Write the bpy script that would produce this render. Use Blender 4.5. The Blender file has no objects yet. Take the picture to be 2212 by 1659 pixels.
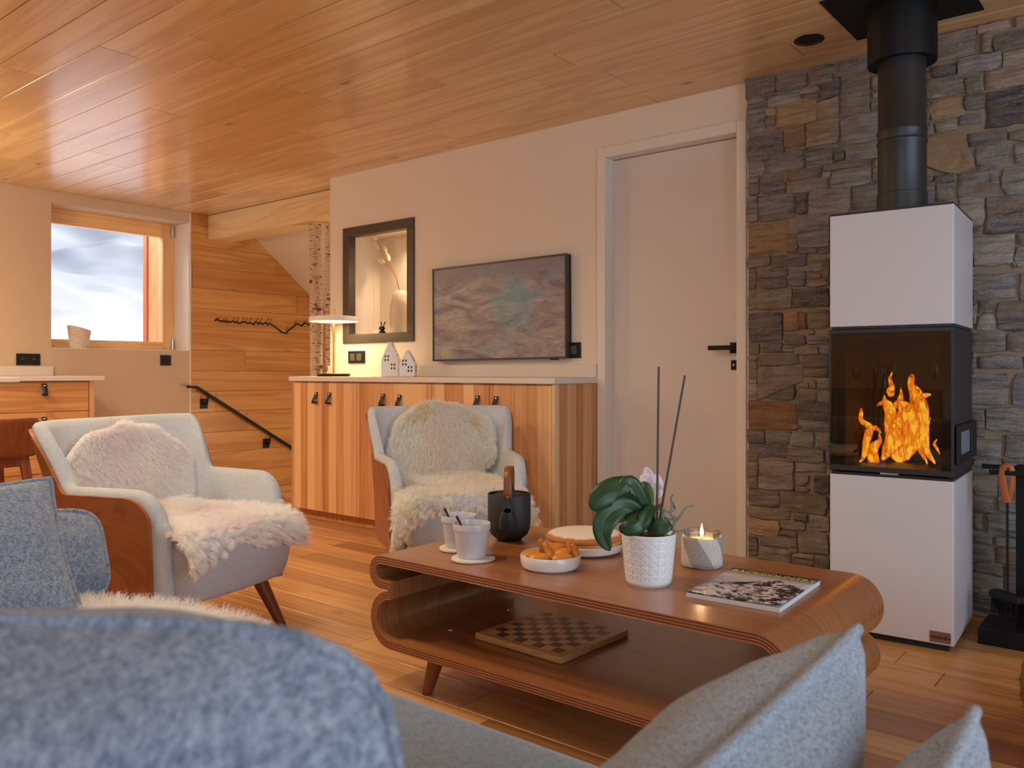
import bpy, bmesh, math, random
import numpy as np
from mathutils import Vector, Matrix, noise

random.seed(7)
rng = np.random.default_rng(7)
S = bpy.context.scene
COL = S.collection
PI = math.pi

# ------------------------------------------------------------------ camera
F_PX, CX, HY, EYE = 1797.0, 1106.0, 803.0, 0.95        # focal length, principal column, horizon row (2212 x 1659), eye height
YAW = math.radians(39.1)
SN, CS = math.sin(YAW), math.cos(YAW)
cam_data = bpy.data.cameras.new('camera')
cam = bpy.data.objects.new('camera', cam_data)
COL.objects.link(cam)
cam.location = (0, 0, EYE)
cam.rotation_euler = (PI / 2, 0, YAW)
cam_data.sensor_width = 36.0
cam_data.lens = 36.0 * F_PX / 2212.0
cam_data.shift_y = -(829.5 - HY) / 2212.0
cam_data.clip_start = 0.05
cam_data.dof.use_dof = True
cam_data.dof.focus_distance = 3.0
cam_data.dof.aperture_fstop = 8.0
S.camera = cam

# ------------------------------------------------------------------ world, sun, daylight, exposure
S.view_settings.view_transform = 'Standard'
S.view_settings.look = 'None'
S.view_settings.gamma = 1.0
S.view_settings.use_curve_mapping = False
S.view_settings.exposure = -0.06
world = bpy.data.worlds.new('world')
S.world = world
world.use_nodes = True
wn = world.node_tree.nodes['Background']
wn.inputs['Color'].default_value = (0.70, 0.82, 1.0, 1)
wn.inputs['Strength'].default_value = 0.62


def light(name, kind, loc, energy, color, target=None, size=None, size_y=None, **kw):
    d = bpy.data.lights.new(name, kind)
    d.energy = energy
    d.color = color
    if kind == 'AREA':
        d.shape = 'RECTANGLE'
        d.size = size
        d.size_y = size_y or size
    elif size is not None and kind in ('POINT', 'SPOT'):
        d.shadow_soft_size = size
    for k, v in kw.items():
        setattr(d, k, v)
    o = bpy.data.objects.new(name, d)
    COL.objects.link(o)
    o.location = loc
    if target is not None:
        o.rotation_euler = (Vector(target) - Vector(loc)).to_track_quat('-Z', 'Y').to_euler()
    return o


light('sun', 'SUN', (0, 0, 20), 4.4, (1.0, 0.95, 0.88), target=(0.5, -8.0, 15.6), angle=0.01)
COOL = (0.70, 0.86, 1.0)
WARM = (1.0, 0.81, 0.53)
light('daylight_right', 'AREA', (1.86, 1.5, 1.0), 50, COOL, target=(-1, 1.7, 0.9), size=2.6, size_y=1.4)  # area light for daylight through an assumed opening, out of view
light('daylight_rear', 'AREA', (0.35, -2.36, 1.35), 29, (0.78, 0.87, 1.0), target=(-0.6, 3, 1.0), size=2.4, size_y=1.8)  # area light at the assumed rear opening, unseen behind the camera
light('warm_fill', 'POINT', (-5.45, 1.25, 1.75), 27, (1.0, 0.80, 0.50), size=0.14)  # unseen warm fill added to brighten the ceiling and left wall
light('warm_fill', 'POINT', (-3.3, -0.7, 1.72), 14, (1.0, 0.80, 0.50), size=0.14)  # second added fill, out of view behind the camera, no fixture
light('sky_fill_left', 'AREA', (-8.3, 3.1, 3.1), 110, (0.98, 0.98, 1.0), target=(-6.7, 3.3, 1.5), size=1.2, size_y=1.0)  # unseen area light added outside to brighten the window reveal like sky
ASSUMED_SPOTS = [(-5.5, 1.0, 85), (-4.3, 0.9, 85), (-3.1, 0.8, 80), (-2.1, 1.25, 60)]  # position and power of the assumed, unseen ceiling spots
for lx, ly, lw in ASSUMED_SPOTS:
    light('assumed_spot', 'SPOT', (lx, ly, 2.26), lw, WARM, target=(lx, ly + 0.25, 0), size=0.12, spot_size=math.radians(160), spot_blend=0.9)  # assumed warm spots added out of view to light the room; no fixtures
light('assumed_stair_light', 'POINT', (-4.4, 4.8, 0.35), 42, (1.0, 0.80, 0.50), size=0.15)  # assumed unseen lamp behind the television wall, brightens the stairwell; no fixture


# ------------------------------------------------------------------ pixel helper: world point where the ray through a pixel meets a plane
def P(x, y, z=None, X=None, Y=None):
    u, w = (x - CX) / F_PX, (HY - y) / F_PX
    dx, dy, dz = -SN + u * CS, CS + u * SN, w
    if z is not None:
        t = (z - EYE) / dz
    elif Y is not None:
        t = Y / dy
    else:
        t = X / dx
    return Vector((t * dx, t * dy, EYE + t * dz))


# ------------------------------------------------------------------ object helpers
WM = {}


def finish(o, name, parent):
    COL.objects.link(o)
    if parent is not None:
        o.parent = parent
        o.matrix_parent_inverse = WM[parent.name].inverted() if parent.name in WM else Matrix()
    WM[o.name] = Matrix()
    return o


def tag(o, label, cat, group=None, kind=None):
    o['label'] = label
    if cat:
        o['category'] = cat
    if group:
        o['group'] = group
    if kind:
        o['kind'] = kind
    return o


def thing(name, loc, label, cat, group=None, rz=0.0):
    o = bpy.data.objects.new(name, None)
    COL.objects.link(o)
    o.empty_display_size = 0.1
    o.location = loc
    o.rotation_euler = (0, 0, rz)
    WM[o.name] = Matrix.Translation(Vector(loc)) @ Matrix.Rotation(rz, 4, 'Z')
    return tag(o, label, cat, group)


class MB:
    def __init__(self, M=None):
        self.v, self.f, self.mi, self.uv = [], [], [], {}
        self.M = M
        self.cur = 0

    def add(self, vs, fs):
        b = len(self.v)
        for p in vs:
            p = Vector(p)
            self.v.append(self.M @ p if self.M is not None else p)
        for f in fs:
            self.f.append([b + i for i in f])
            self.mi.append(self.cur)
        return self

    def box(self, x0, x1, y0, y1, z0, z1, M=None):
        vs = [(x, y, z) for z in (z0, z1) for y in (y0, y1) for x in (x0, x1)]
        if M is not None:
            vs = [M @ Vector(p) for p in vs]
        return self.add(vs, [(0, 2, 3, 1), (4, 5, 7, 6), (0, 1, 5, 4), (2, 6, 7, 3), (0, 4, 6, 2), (1, 3, 7, 5)])

    def loft(self, rings, closed=True, cap=True):
        n = len(rings[0])
        fs = []
        for i in range(len(rings) - 1):
            for j in range(n if closed else n - 1):
                k = (j + 1) % n
                fs.append((i * n + j, i * n + k, (i + 1) * n + k, (i + 1) * n + j))
        if cap and closed:
            fs.append(tuple(range(n - 1, -1, -1)))
            m = (len(rings) - 1) * n
            fs.append(tuple(range(m, m + n)))
        return self.add([p for r in rings for p in r], fs)

    def lathe(self, prof, c=(0, 0, 0), n=32, cap=True):
        rings = [[(c[0] + r * math.cos(2 * PI * k / n), c[1] + r * math.sin(2 * PI * k / n), c[2] + z) for k in range(n)] for r, z in prof]
        return self.loft(rings, True, cap)

    def tube(self, pts, rad, n=8, sq=None):
        pts = [Vector(p) for p in pts]
        if not hasattr(rad, '__len__'):
            rad = [rad] * len(pts)
        rings, up = [], None
        for i, p in enumerate(pts):
            d = (pts[min(i + 1, len(pts) - 1)] - pts[max(i - 1, 0)]).normalized()
            if up is None:
                up = Vector((0, 0, 1)) if abs(d.z) < 0.9 else Vector((1, 0, 0))
            a = d.cross(up)
            if a.length < 1e-5:
                a = d.orthogonal()
            a.normalize()
            b = a.cross(d).normalized()
            up = b
            ring = []
            for k in range(n):
                th = 2 * PI * (k + (0.5 if n == 4 else 0)) / n
                ca, sb = math.cos(th), math.sin(th)
                if sq:
                    ring.append(p + a * ca * rad[i] * sq[0] + b * sb * rad[i] * sq[1])
                else:
                    ring.append(p + a * ca * rad[i] + b * sb * rad[i])
            rings.append(ring)
        return self.loft(rings)

    def cyl(self, p0, p1, r0, r1=None, n=20):
        return self.tube([p0, p1], [r0, r0 if r1 is None else r1], n)

    def grid(self, fn, nu, nv, wrap=False):
        vs = [fn(i / nu, j / nv) for i in range(nu + 1) for j in range(nv + 1)]
        fs = [(i * (nv + 1) + j, (i + 1) * (nv + 1) + j, (i + 1) * (nv + 1) + j + 1, i * (nv + 1) + j + 1) for i in range(nu) for j in range(nv)]
        return self.add(vs, fs)

    def build(self, name, mat=None, parent=None, smooth=True, bevel=0.0, seg=2, subsurf=0, weld=False, angle=35, solid=0.0):
        me = bpy.data.meshes.new(name)
        me.from_pydata([tuple(p) for p in self.v], [], self.f)
        mats = mat if isinstance(mat, (list, tuple)) else [mat]
        for m in mats:
            if m is not None:
                me.materials.append(m)
        if len(mats) > 1:
            me.polygons.foreach_set('material_index', self.mi)
        if weld or len(self.f) < 4000:
            bm = bmesh.new()
            bm.from_mesh(me)
            if weld:
                bmesh.ops.remove_doubles(bm, verts=bm.verts, dist=1e-5)
            bmesh.ops.recalc_face_normals(bm, faces=bm.faces)
            bm.to_mesh(me)
            bm.free()
        me.update()
        if smooth:
            me.polygons.foreach_set('use_smooth', [True] * len(me.polygons))
            if not subsurf:
                me.set_sharp_from_angle(angle=math.radians(angle))
        o = bpy.data.objects.new(name, me)
        if solid:
            s = o.modifiers.new('solid', 'SOLIDIFY')
            s.thickness = solid
            s.offset = 0
        if bevel:
            b = o.modifiers.new('bevel', 'BEVEL')
            b.width = bevel
            b.segments = seg
            b.limit_method = 'ANGLE'
        if subsurf:
            s = o.modifiers.new('sub', 'SUBSURF')
            s.levels = s.render_levels = subsurf
        return finish(o, name, parent)


def text(body, size, M, mat, name, parent, align='LEFT', extrude=0.0003, space=1.0):
    c = bpy.data.curves.new(name, 'FONT')
    c.body = body
    c.size = size
    c.extrude = extrude
    c.align_x = align
    c.align_y = 'CENTER'
    c.space_character = space
    c.materials.append(mat)
    tmp = bpy.data.objects.new(name, c)
    COL.objects.link(tmp)
    bpy.context.view_layer.update()
    me = bpy.data.meshes.new_from_object(tmp.evaluated_get(bpy.context.evaluated_depsgraph_get()))
    bpy.data.objects.remove(tmp)
    bpy.data.curves.remove(c)
    me.transform(M)
    o = bpy.data.objects.new(name, me)
    return finish(o, name, parent)


# ------------------------------------------------------------------ materials
def lin(c):
    return tuple(((v / 255) / 12.92 if v / 255 <= 0.04045 else (((v / 255) + 0.055) / 1.055) ** 2.4) for v in c)


class NT:
    def __init__(self, name):
        self.m = bpy.data.materials.new(name)
        self.m.use_nodes = True
        self.t = self.m.node_tree
        self.n = self.t.nodes
        self.b = self.n['Principled BSDF']
        self.out = self.n['Material Output']

    def node(self, typ, **kw):
        nd = self.n.new(typ)
        for k, v in kw.items():
            if k in nd.inputs:
                if isinstance(v, bpy.types.NodeSocket):
                    self.t.links.new(v, nd.inputs[k])
                else:
                    nd.inputs[k].default_value = v
            else:
                setattr(nd, k, v)
        return nd

    def link(self, a, b):
        self.t.links.new(a, b)

    def coord(self, kind='Object', scale=(1, 1, 1), rnd=True, rot=(0, 0, 0)):
        tc = self.node('ShaderNodeTexCoord')
        v = tc.outputs[kind]
        if rnd:
            oi = self.node('ShaderNodeObjectInfo')
            mu = self.node('ShaderNodeVectorMath', operation='MULTIPLY_ADD')
            self.link(oi.outputs['Random'], mu.inputs[0])
            mu.inputs[1].default_value = (37.0, 61.0, 23.0)
            self.link(v, mu.inputs[2])
            v = mu.outputs[0]
        mp = self.node('ShaderNodeMapping')
        mp.inputs['Scale'].default_value = scale
        mp.inputs['Rotation'].default_value = rot
        self.link(v, mp.inputs['Vector'])
        return mp.outputs[0]

    def noise(self, vec, scale, detail=3, rough=0.55, dist=0.0):
        nd = self.node('ShaderNodeTexNoise')
        self.link(vec, nd.inputs['Vector'])
        nd.inputs['Scale'].default_value = scale
        nd.inputs['Detail'].default_value = detail
        nd.inputs['Roughness'].default_value = rough
        nd.inputs['Distortion'].default_value = dist
        return nd.outputs['Fac']

    def ramp(self, fac, stops):
        r = self.node('ShaderNodeValToRGB')
        self.link(fac, r.inputs[0])
        els = r.color_ramp.elements
        while len(els) < len(stops):
            els.new(0.5)
        for e, (p, c) in zip(els, stops):
            e.position = p
            e.color = (*c, 1) if len(c) == 3 else c
        return r.outputs[0]

    def mix(self, a, b, fac, mode='MIX'):
        m = self.node('ShaderNodeMix', data_type='RGBA', blend_type=mode)
        for idx, v in ((6, a), (7, b)):
            if isinstance(v, bpy.types.NodeSocket):
                self.link(v, m.inputs[idx])
            else:
                m.inputs[idx].default_value = (*v, 1)
        if isinstance(fac, bpy.types.NodeSocket):
            self.link(fac, m.inputs[0])
        else:
            m.inputs[0].default_value = fac
        return m.outputs[2]

    def math(self, op, a, b=0.0):
        m = self.node('ShaderNodeMath', operation=op)
        for i, v in enumerate((a, b)):
            if isinstance(v, bpy.types.NodeSocket):
                self.link(v, m.inputs[i])
            else:
                m.inputs[i].default_value = v
        return m.outputs[0]

    def bump(self, h, strength, dist=0.01):
        b = self.node('ShaderNodeBump')
        self.link(h, b.inputs['Height'])
        b.inputs['Strength'].default_value = strength
        b.inputs['Distance'].default_value = dist
        self.link(b.outputs[0], self.b.inputs['Normal'])

    def color(self, c):
        if isinstance(c, bpy.types.NodeSocket):
            self.link(c, self.b.inputs['Base Color'])
        else:
            self.b.inputs['Base Color'].default_value = (*c, 1)

    def set(self, **kw):
        for k, v in kw.items():
            self.b.inputs[k.replace('_', ' ')].default_value = v
        return self


def plain(name, rgb, rough=0.5, metal=0.0, spec=0.5, var=0.0, coat=0.0, bump=0.0, bscale=200):
    t = NT(name)
    c = lin(rgb)
    if var:
        v = t.coord()
        t.color(t.mix(tuple(x * (1 - var) for x in c), tuple(min(1, x * (1 + var)) for x in c), t.noise(v, 6, 4)))
    else:
        t.color(c)
    if bump:
        t.bump(t.noise(t.coord(), bscale, 3), bump, 0.002)
    t.set(Roughness=rough, Metallic=metal, Specular_IOR_Level=spec, Coat_Weight=coat)
    return t.m


def wood(name, c1, c2, dark, axis='X', scale=1.0, rough=0.45, spread=0.35, coat=0.0, kind='Object', bands=9.0, knots=0.0, spec=0.5, hue=None, rings=7.0):
    """boards with grain along one axis; each object gets its own offset and tone"""
    t = NT(name)
    ax = {'X': 0, 'Y': 1, 'Z': 2}[axis]
    st = [6.0 * scale] * 3
    st[ax] = 0.5 * scale
    v = t.coord(kind, tuple(st))
    n1 = t.noise(v, 1.2, 4, 0.6, 0.8)
    sf = [70.0 * scale] * 3
    sf[ax] = 1.6 * scale
    v2 = t.coord(kind, tuple(sf))
    n2 = t.noise(v2, 1.0, 3, 0.6)
    sw = [bands * scale] * 3
    sw[ax] = 0.35 * scale
    v3 = t.coord(kind, tuple(sw))
    n3 = t.noise(v3, 1.0, 2, 0.5, 1.5)
    saw = t.math('MULTIPLY', t.math('PINGPONG', t.math('MULTIPLY', n3, rings), 0.5), 2.0)
    oi = t.node('ShaderNodeObjectInfo')
    base = t.mix(lin(c1), lin(c2), t.ramp(n1, [(0.3, (0, 0, 0)), (0.7, (1, 1, 1))]))
    base = t.mix(base, lin(dark), t.math('MULTIPLY', t.ramp(saw, [(0.55, (0, 0, 0)), (0.95, (1, 1, 1))]), 0.42))
    base = t.mix(base, lin(dark), t.math('MULTIPLY', t.ramp(n2, [(0.5, (0, 0, 0)), (0.75, (1, 1, 1))]), 0.35))
    h2 = t.math('FRACT', t.math('MULTIPLY', oi.outputs['Random'], 17.31))
    base = t.mix(base, hue and lin(hue) or lin(dark), t.math('MULTIPLY', t.ramp(h2, [(0.40, (0, 0, 0)), (0.95, (1, 1, 1))]), spread))
    if knots:
        sk = [5.0] * 3
        sk[ax] = 1.7
        vo = t.node('ShaderNodeTexVoronoi', Scale=1.0)
        t.link(t.coord(kind, tuple(sk)), vo.inputs['Vector'])
        k = t.ramp(vo.outputs['Distance'], [(0.02, (1, 1, 1)), (0.10, (0, 0, 0))])
        base = t.mix(base, lin((70, 38, 20)), t.math('MULTIPLY', k, knots))
    t.color(base)
    t.set(Roughness=rough, Coat_Weight=coat, Coat_Roughness=0.18, Specular_IOR_Level=spec)
    t.bump(n2, 0.12, 0.002)
    return t.m


def staves(name, c1, c2, dark, rough=0.45):
    """vertical glued staves, bands along X with grain in Z"""
    t = NT(name)
    v = t.coord('Object', (1, 1, 1), rnd=False)
    sx = t.node('ShaderNodeSeparateXYZ')
    t.link(v, sx.inputs[0])
    s = t.math('ADD', t.math('MULTIPLY', sx.outputs[0], 14.0), t.math('MULTIPLY', sx.outputs[1], 14.0))
    cell = t.math('FLOOR', s)
    wh = t.node('ShaderNodeTexWhiteNoise', noise_dimensions='1D')
    t.link(cell, wh.inputs['W'])
    rnd = wh.outputs['Value']
    v2 = t.coord('Object', (38, 38, 0.8), rnd=False)
    n2 = t.noise(v2, 1.0, 4, 0.65, 0.6)
    v3 = t.coord('Object', (160, 160, 3), rnd=False)
    n3 = t.noise(v3, 1.0, 2)
    base = t.mix(lin(c1), lin(c2), rnd)
    base = t.mix(base, lin(dark), t.math('MULTIPLY', t.ramp(n2, [(0.45, (0, 0, 0)), (0.7, (1, 1, 1))]), t.math('MULTIPLY', rnd, 0.8)))
    base = t.mix(base, lin(dark), t.math('MULTIPLY', t.ramp(n3, [(0.5, (0, 0, 0)), (0.8, (1, 1, 1))]), 0.15))
    t.color(base)
    t.set(Roughness=rough)
    return t.m


def fabric(name, c1, c2, scale=500, cont=0.5, bump=0.5, weave=True, rough=0.95, sheen=0.3, dist=0.002):
    t = NT(name)
    a = t.noise(t.coord('Object', (1, 0.25, 0.25), rnd=False), scale, 2, 0.6)
    b = t.noise(t.coord('Object', (0.25, 1, 1), rnd=False), scale, 2, 0.6)
    c = t.noise(t.coord('Object', (1, 1, 1), rnd=False), scale * 0.12, 3, 0.6)
    f = t.math('MULTIPLY', t.math('ADD', t.math('ADD', a, b), t.math('MULTIPLY', c, 0.6)), 1 / 2.6) if weave else t.noise(t.coord('Object', (1, 1, 1), rnd=False), scale, 3, 0.7)
    t.color(t.mix(lin(c1), lin(c2), t.ramp(f, [(0.5 - 0.16 * (1.2 - cont), (0, 0, 0)), (0.5 + 0.16 * (1.2 - cont), (1, 1, 1))])))
    t.bump(f, bump, dist)
    t.set(Roughness=rough, Sheen_Weight=sheen, Specular_IOR_Level=0.15)
    return t.m


def emis(name, rgb, strength):
    t = NT(name)
    t.color(lin(rgb))
    t.b.inputs['Emission Color'].default_value = (*lin(rgb), 1)
    t.b.inputs['Emission Strength'].default_value = strength
    return t.m


def glassy(name, tint, gloss=1.0, ior=1.5, rough=0.0):
    t = NT(name)
    tr = t.node('ShaderNodeBsdfTransparent', Color=(*tint, 1))
    gl = t.node('ShaderNodeBsdfGlossy', Roughness=rough)
    fr = t.node('ShaderNodeFresnel', IOR=ior)
    mx = t.node('ShaderNodeMixShader')
    t.link(t.math('MULTIPLY', fr.outputs[0], gloss), mx.inputs[0])
    t.link(tr.outputs[0], mx.inputs[1])
    t.link(gl.outputs[0], mx.inputs[2])
    t.link(mx.outputs[0], t.out.inputs['Surface'])
    return t.m


def stone_mat(name, c1, c2, c3, lam=1.0):
    t = NT(name)
    v = t.coord('Object', (1, 1, 2.2))
    n1 = t.noise(v, 9, 6, 0.65, 0.6)
    vl = t.coord('Object', (6, 6, 60))
    n2 = t.noise(vl, 1.0, 5, 0.7, 0.4)
    n3 = t.noise(v, 130, 4, 0.75)
    oi = t.node('ShaderNodeObjectInfo')
    base = t.mix(lin(c1), lin(c2), t.ramp(n1, [(0.42, (0, 0, 0)), (0.60, (1, 1, 1))]))
    base = t.mix(base, lin(c3), t.math('MULTIPLY', t.ramp(n2, [(0.44, (0, 0, 0)), (0.60, (1, 1, 1))]), 0.7 * lam))
    base = t.mix(base, tuple(0.35 * q for q in lin(c1)), t.math('MULTIPLY', t.ramp(n2, [(0.34, (1, 1, 1)), (0.42, (0, 0, 0))]), 0.6))
    base = t.mix(base, lin((225, 215, 205)), t.math('MULTIPLY', t.ramp(n3, [(0.55, (0, 0, 0)), (0.64, (1, 1, 1))]), 0.55))
    n4 = t.noise(t.coord('Object', (1, 1, 1.6)), 6.5, 3, 0.6, 0.5)
    base = t.mix(base, lin((168, 140, 112)), t.math('MULTIPLY', t.ramp(n4, [(0.52, (0, 0, 0)), (0.64, (1, 1, 1))]), 0.55))
    tone = t.math('MULTIPLY_ADD', oi.outputs['Random'], 0.5)
    t.n[-1].inputs[2].default_value = 0.88
    base = t.mix(base, tone, 1.0, 'MULTIPLY')
    t.color(base)
    h = t.math('ADD', t.math('MULTIPLY', n2, 1.0), t.math('MULTIPLY', n1, 1.2))
    h = t.math('ADD', h, t.math('MULTIPLY', n3, 0.35))
    t.bump(h, 1.0, 0.028)
    t.set(Roughness=0.8, Specular_IOR_Level=0.3)
    return t.m


M = {}
M['plaster'] = plain('plaster', (234, 220, 204), 0.85, var=0.02, bump=0.03, bscale=90)
M['plaster_left'] = plain('plaster_beige', (208, 182, 156), 0.85, var=0.02)
M['white_paint'] = plain('white_paint', (236, 226, 216), 0.45)
M['door_paint'] = plain('door_paint', (226, 212, 204), 0.4, var=0.01)
M['worktop'] = plain('worktop', (226, 214, 206), 0.35, var=0.02)
M['black_metal'] = plain('black_metal', (18, 18, 20), 0.5, spec=0.3)
M['black_plastic'] = plain('black_plastic', (28, 27, 28), 0.5, spec=0.3)
M['dark_frame'] = plain('dark_frame', (80, 68, 62), 0.35, metal=0.3)
M['leather_black'] = plain('leather_black', (30, 24, 24), 0.5, bump=0.2)
M['leather_tan'] = plain('leather_tan', (176, 92, 46), 0.5, bump=0.1)
M['steel'] = plain('steel', (210, 210, 212), 0.25, metal=1.0)
M['brass'] = plain('brass', (214, 168, 84), 0.25, metal=1.0)
M['ceil_wood'] = wood('ceiling_maple', (233, 199, 148), (219, 178, 125), (178, 126, 80), 'X', 1.0, 0.30, 0.34, 0.42, bands=4, knots=0.75, hue=(184, 132, 84), rings=3.0)
M['wall_wood'] = wood('wall_maple', (224, 166, 98), (206, 140, 76), (164, 96, 46), 'Y', 1.0, 0.4, 0.4, 0.1, bands=4, knots=0.35, hue=(184, 112, 56), rings=3.0)
M['floor_wood'] = wood('floor_larch', (216, 162, 102), (198, 138, 80), (138, 82, 44), 'X', 1.0, 0.36, 0.75, 0.15, bands=8, knots=0.6, hue=(134, 84, 46), rings=5.0)
M['beam_wood'] = wood('beam_maple', (242, 216, 170), (236, 204, 152), (212, 170, 114), 'X', 1.0, 0.45, 0.1, bands=4)
M['pine'] = wood('pine_frame', (248, 206, 150), (242, 190, 130), (218, 150, 92), 'Z', 1.0, 0.4, 0.1, bands=8)
M['pine_h'] = wood('pine_frame_cross', (248, 206, 150), (242, 190, 130), (218, 150, 92), 'Y', 1.0, 0.4, 0.1, bands=8)
M['larch'] = wood('larch_cladding', (236, 176, 112), (226, 150, 84), (196, 96, 44), 'Z', 1.0, 0.6, 0.1, bands=8, knots=0.5)
M['larch_red'] = plain('larch_edge', (206, 104, 60), 0.6, var=0.1)
M['staves'] = staves('ash_staves', (240, 196, 146), (206, 140, 88), (160, 94, 54))
M['drawer'] = wood('ash_drawer', (226, 170, 106), (214, 150, 88), (160, 98, 52), 'Y', 1.0, 0.45, 0.15, bands=7)
M['table_ply'] = wood('table_walnut', (170, 110, 64), (154, 95, 54), (112, 62, 34), 'X', 1.6, 0.3, 0.0, 0.35, kind='UV', bands=12)
M['ply_light'] = plain('ply_light', (180, 118, 80), 0.5, var=0.15)
M['ply_dark'] = plain('ply_dark', (104, 58, 38), 0.5, var=0.15)
M['shell_ply'] = wood('shell_walnut', (164, 96, 54), (148, 82, 42), (104, 54, 28), 'X', 1.0, 0.4, 0.05, bands=9, rings=2.5)
M['leg_wood'] = wood('leg_walnut', (140, 80, 50), (124, 66, 40), (84, 42, 26), 'Z', 2.0, 0.4, 0.05)
M['stool_wood'] = wood('stool_walnut', (154, 88, 54), (134, 72, 42), (92, 46, 26), 'Z', 1.5, 0.4, 0.1)
M['boucle'] = fabric('boucle', (238, 240, 246), (202, 204, 212), 340, 0.3, 1.0, weave=False, dist=0.006)
M['sofa'] = fabric('sofa_weave', (166, 176, 190), (86, 98, 120), 620, 0.5, 0.5)
M['seat'] = fabric('seat_weave', (140, 157, 182), (96, 110, 132), 700, 0.35, 0.4)
M['felt'] = fabric('felt_grey', (178, 186, 198), (100, 110, 128), 420, 0.45, 0.5, weave=False)
M['ceramic'] = plain('ceramic_white', (238, 238, 240), 0.25, coat=0.3)
M['stoneware'] = plain('stoneware', (206, 206, 214), 0.28, var=0.05, coat=0.4)
M['teapot'] = plain('teapot_black', (40, 42, 46), 0.55)
M['walnut'] = wood('handle_walnut', (150, 88, 50), (128, 72, 40), (90, 46, 26), 'Z', 3.0, 0.4, 0.0)
M['stove_white'] = plain('stove_panel', (208, 203, 208), 0.35, coat=0.1)
M['stove_black'] = plain('stove_black', (40, 40, 44), 0.45)
M['pipe'] = plain('pipe_grey', (58, 58, 60), 0.42, metal=0.35)
M['collar'] = plain('collar_black', (13, 13, 13), 0.5, spec=0.3)
M['mortar'] = plain('mortar', (152, 132, 112), 0.95, var=0.15, bump=0.6, bscale=160)

# ================================================================== ROOM SHELL
CEIL = 2.297
WX, WY, SY = -6.57, 3.70, 3.66        # left wall plane, plaster wall plane, stone face plane
RX, RY = 1.9, -2.4                    # right and rear walls (behind the camera)


def struct(o, kind='structure'):
    o['kind'] = kind
    return o


# ---- floor: slab plus individual boards
fl = struct(MB().box(-7.0, RX + 0.2, RY - 0.2, 3.95, -0.12, -0.014).build('floor', M['mortar'], None, False))


def boards(parent, mat, x0, x1, y0, y1, zc, th, pitch, lens, up, seed, gap=0.0022, y_off=0.0):
    r = random.Random(seed)
    y = y0 + y_off
    while y < y1 - 0.01:
        ya, yb = max(y, y0), min(y + pitch, y1)
        x = x0 - r.uniform(0, lens[1])
        while x < x1:
            ln = r.uniform(*lens)
            xa, xb = max(x, x0), min(x + ln, x1)
            if xb - xa > 0.03:
                m = MB().box(xa + gap / 2, xb - gap / 2, ya + gap / 2, yb - gap / 2, zc - th / 2, zc + th / 2 + r.uniform(-0.0004, 0.0004))
                m.build('board', mat, parent, False, bevel=0.0014, seg=1)
            x += ln
        y += pitch


boards(fl, M['floor_wood'], -6.55, 0.9, 1.0, 3.66, -0.007, 0.014, 0.146, (0.9, 2.0), True, 11)
struct(MB().box(-6.55, 0.9, RY, 1.0, -0.0139, 0.0).box(0.9, RX, RY, 3.66, -0.0139, 0.0).build('floor_edge', M['floor_wood'], fl, False))
boards(fl, M['floor_wood'], -6.55, -4.70, 3.662, 3.95, -0.007, 0.014, 0.146, (0.9, 2.0), True, 5)

# ---- ceiling: slab plus boards
ce = struct(MB().box(-7.0, RX + 0.2, RY - 0.2, 4.16, CEIL + 0.014, CEIL + 0.15).build('ceiling', M['mortar'], None, False))
boards(ce, M['ceil_wood'], WX, 1.1, 0.88, 3.92, CEIL + 0.007, 0.014, 0.1785, (1.3, 2.6), False, 23, gap=0.0035)
struct(MB().box(WX, RX, RY, 0.88, CEIL, CEIL + 0.0139).box(1.1, RX, 0.88, 3.92, CEIL, CEIL + 0.0139).build('ceiling_edge', M['ceil_wood'], ce, False))

# ---- plaster wall with niche and door opening
n_tl, n_tr = P(743.5, 494.6, Y=WY), P(895.4, 469.3, Y=WY)
NX0, NX1 = P(743.0, 600, Y=WY).x, P(896.0, 600, Y=WY).x
NZ1, NZ0 = (n_tl.z + n_tr.z) / 2, (P(743.5, 742.8, Y=WY).z + P(896.7, 737.5, Y=WY).z) / 2
DX0, DX1 = P(1308.8, 500, Y=WY).x, P(1593.3, 500, Y=WY).x
DZ1 = P(1308.8, 340.5, Y=WY).z
EX = P(713.3, 500, Y=WY).x
wb = MB()
for a, b, c, d in ((EX, NX0 + 0.03, 0, CEIL), (NX0 + 0.03, NX1 - 0.03, 0, NZ0 + 0.03), (NX0 + 0.03, NX1 - 0.03, NZ1 - 0.03, CEIL),
                   (NX1 - 0.03, DX0 - 0.016, 0, CEIL), (DX0 - 0.016, DX1 + 0.016, DZ1 + 0.016, CEIL), (DX1 + 0.016, RX + 0.2, 0, CEIL)):
    wb.box(a, b, WY, WY + 0.24, c, d)
wb.box(DX0 - 0.016, DX1 + 0.016, WY + 0.22, WY + 0.24, 0, DZ1 + 0.016)
wall_back = struct(wb.build('wall_back', M['plaster'], None, False))
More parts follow.
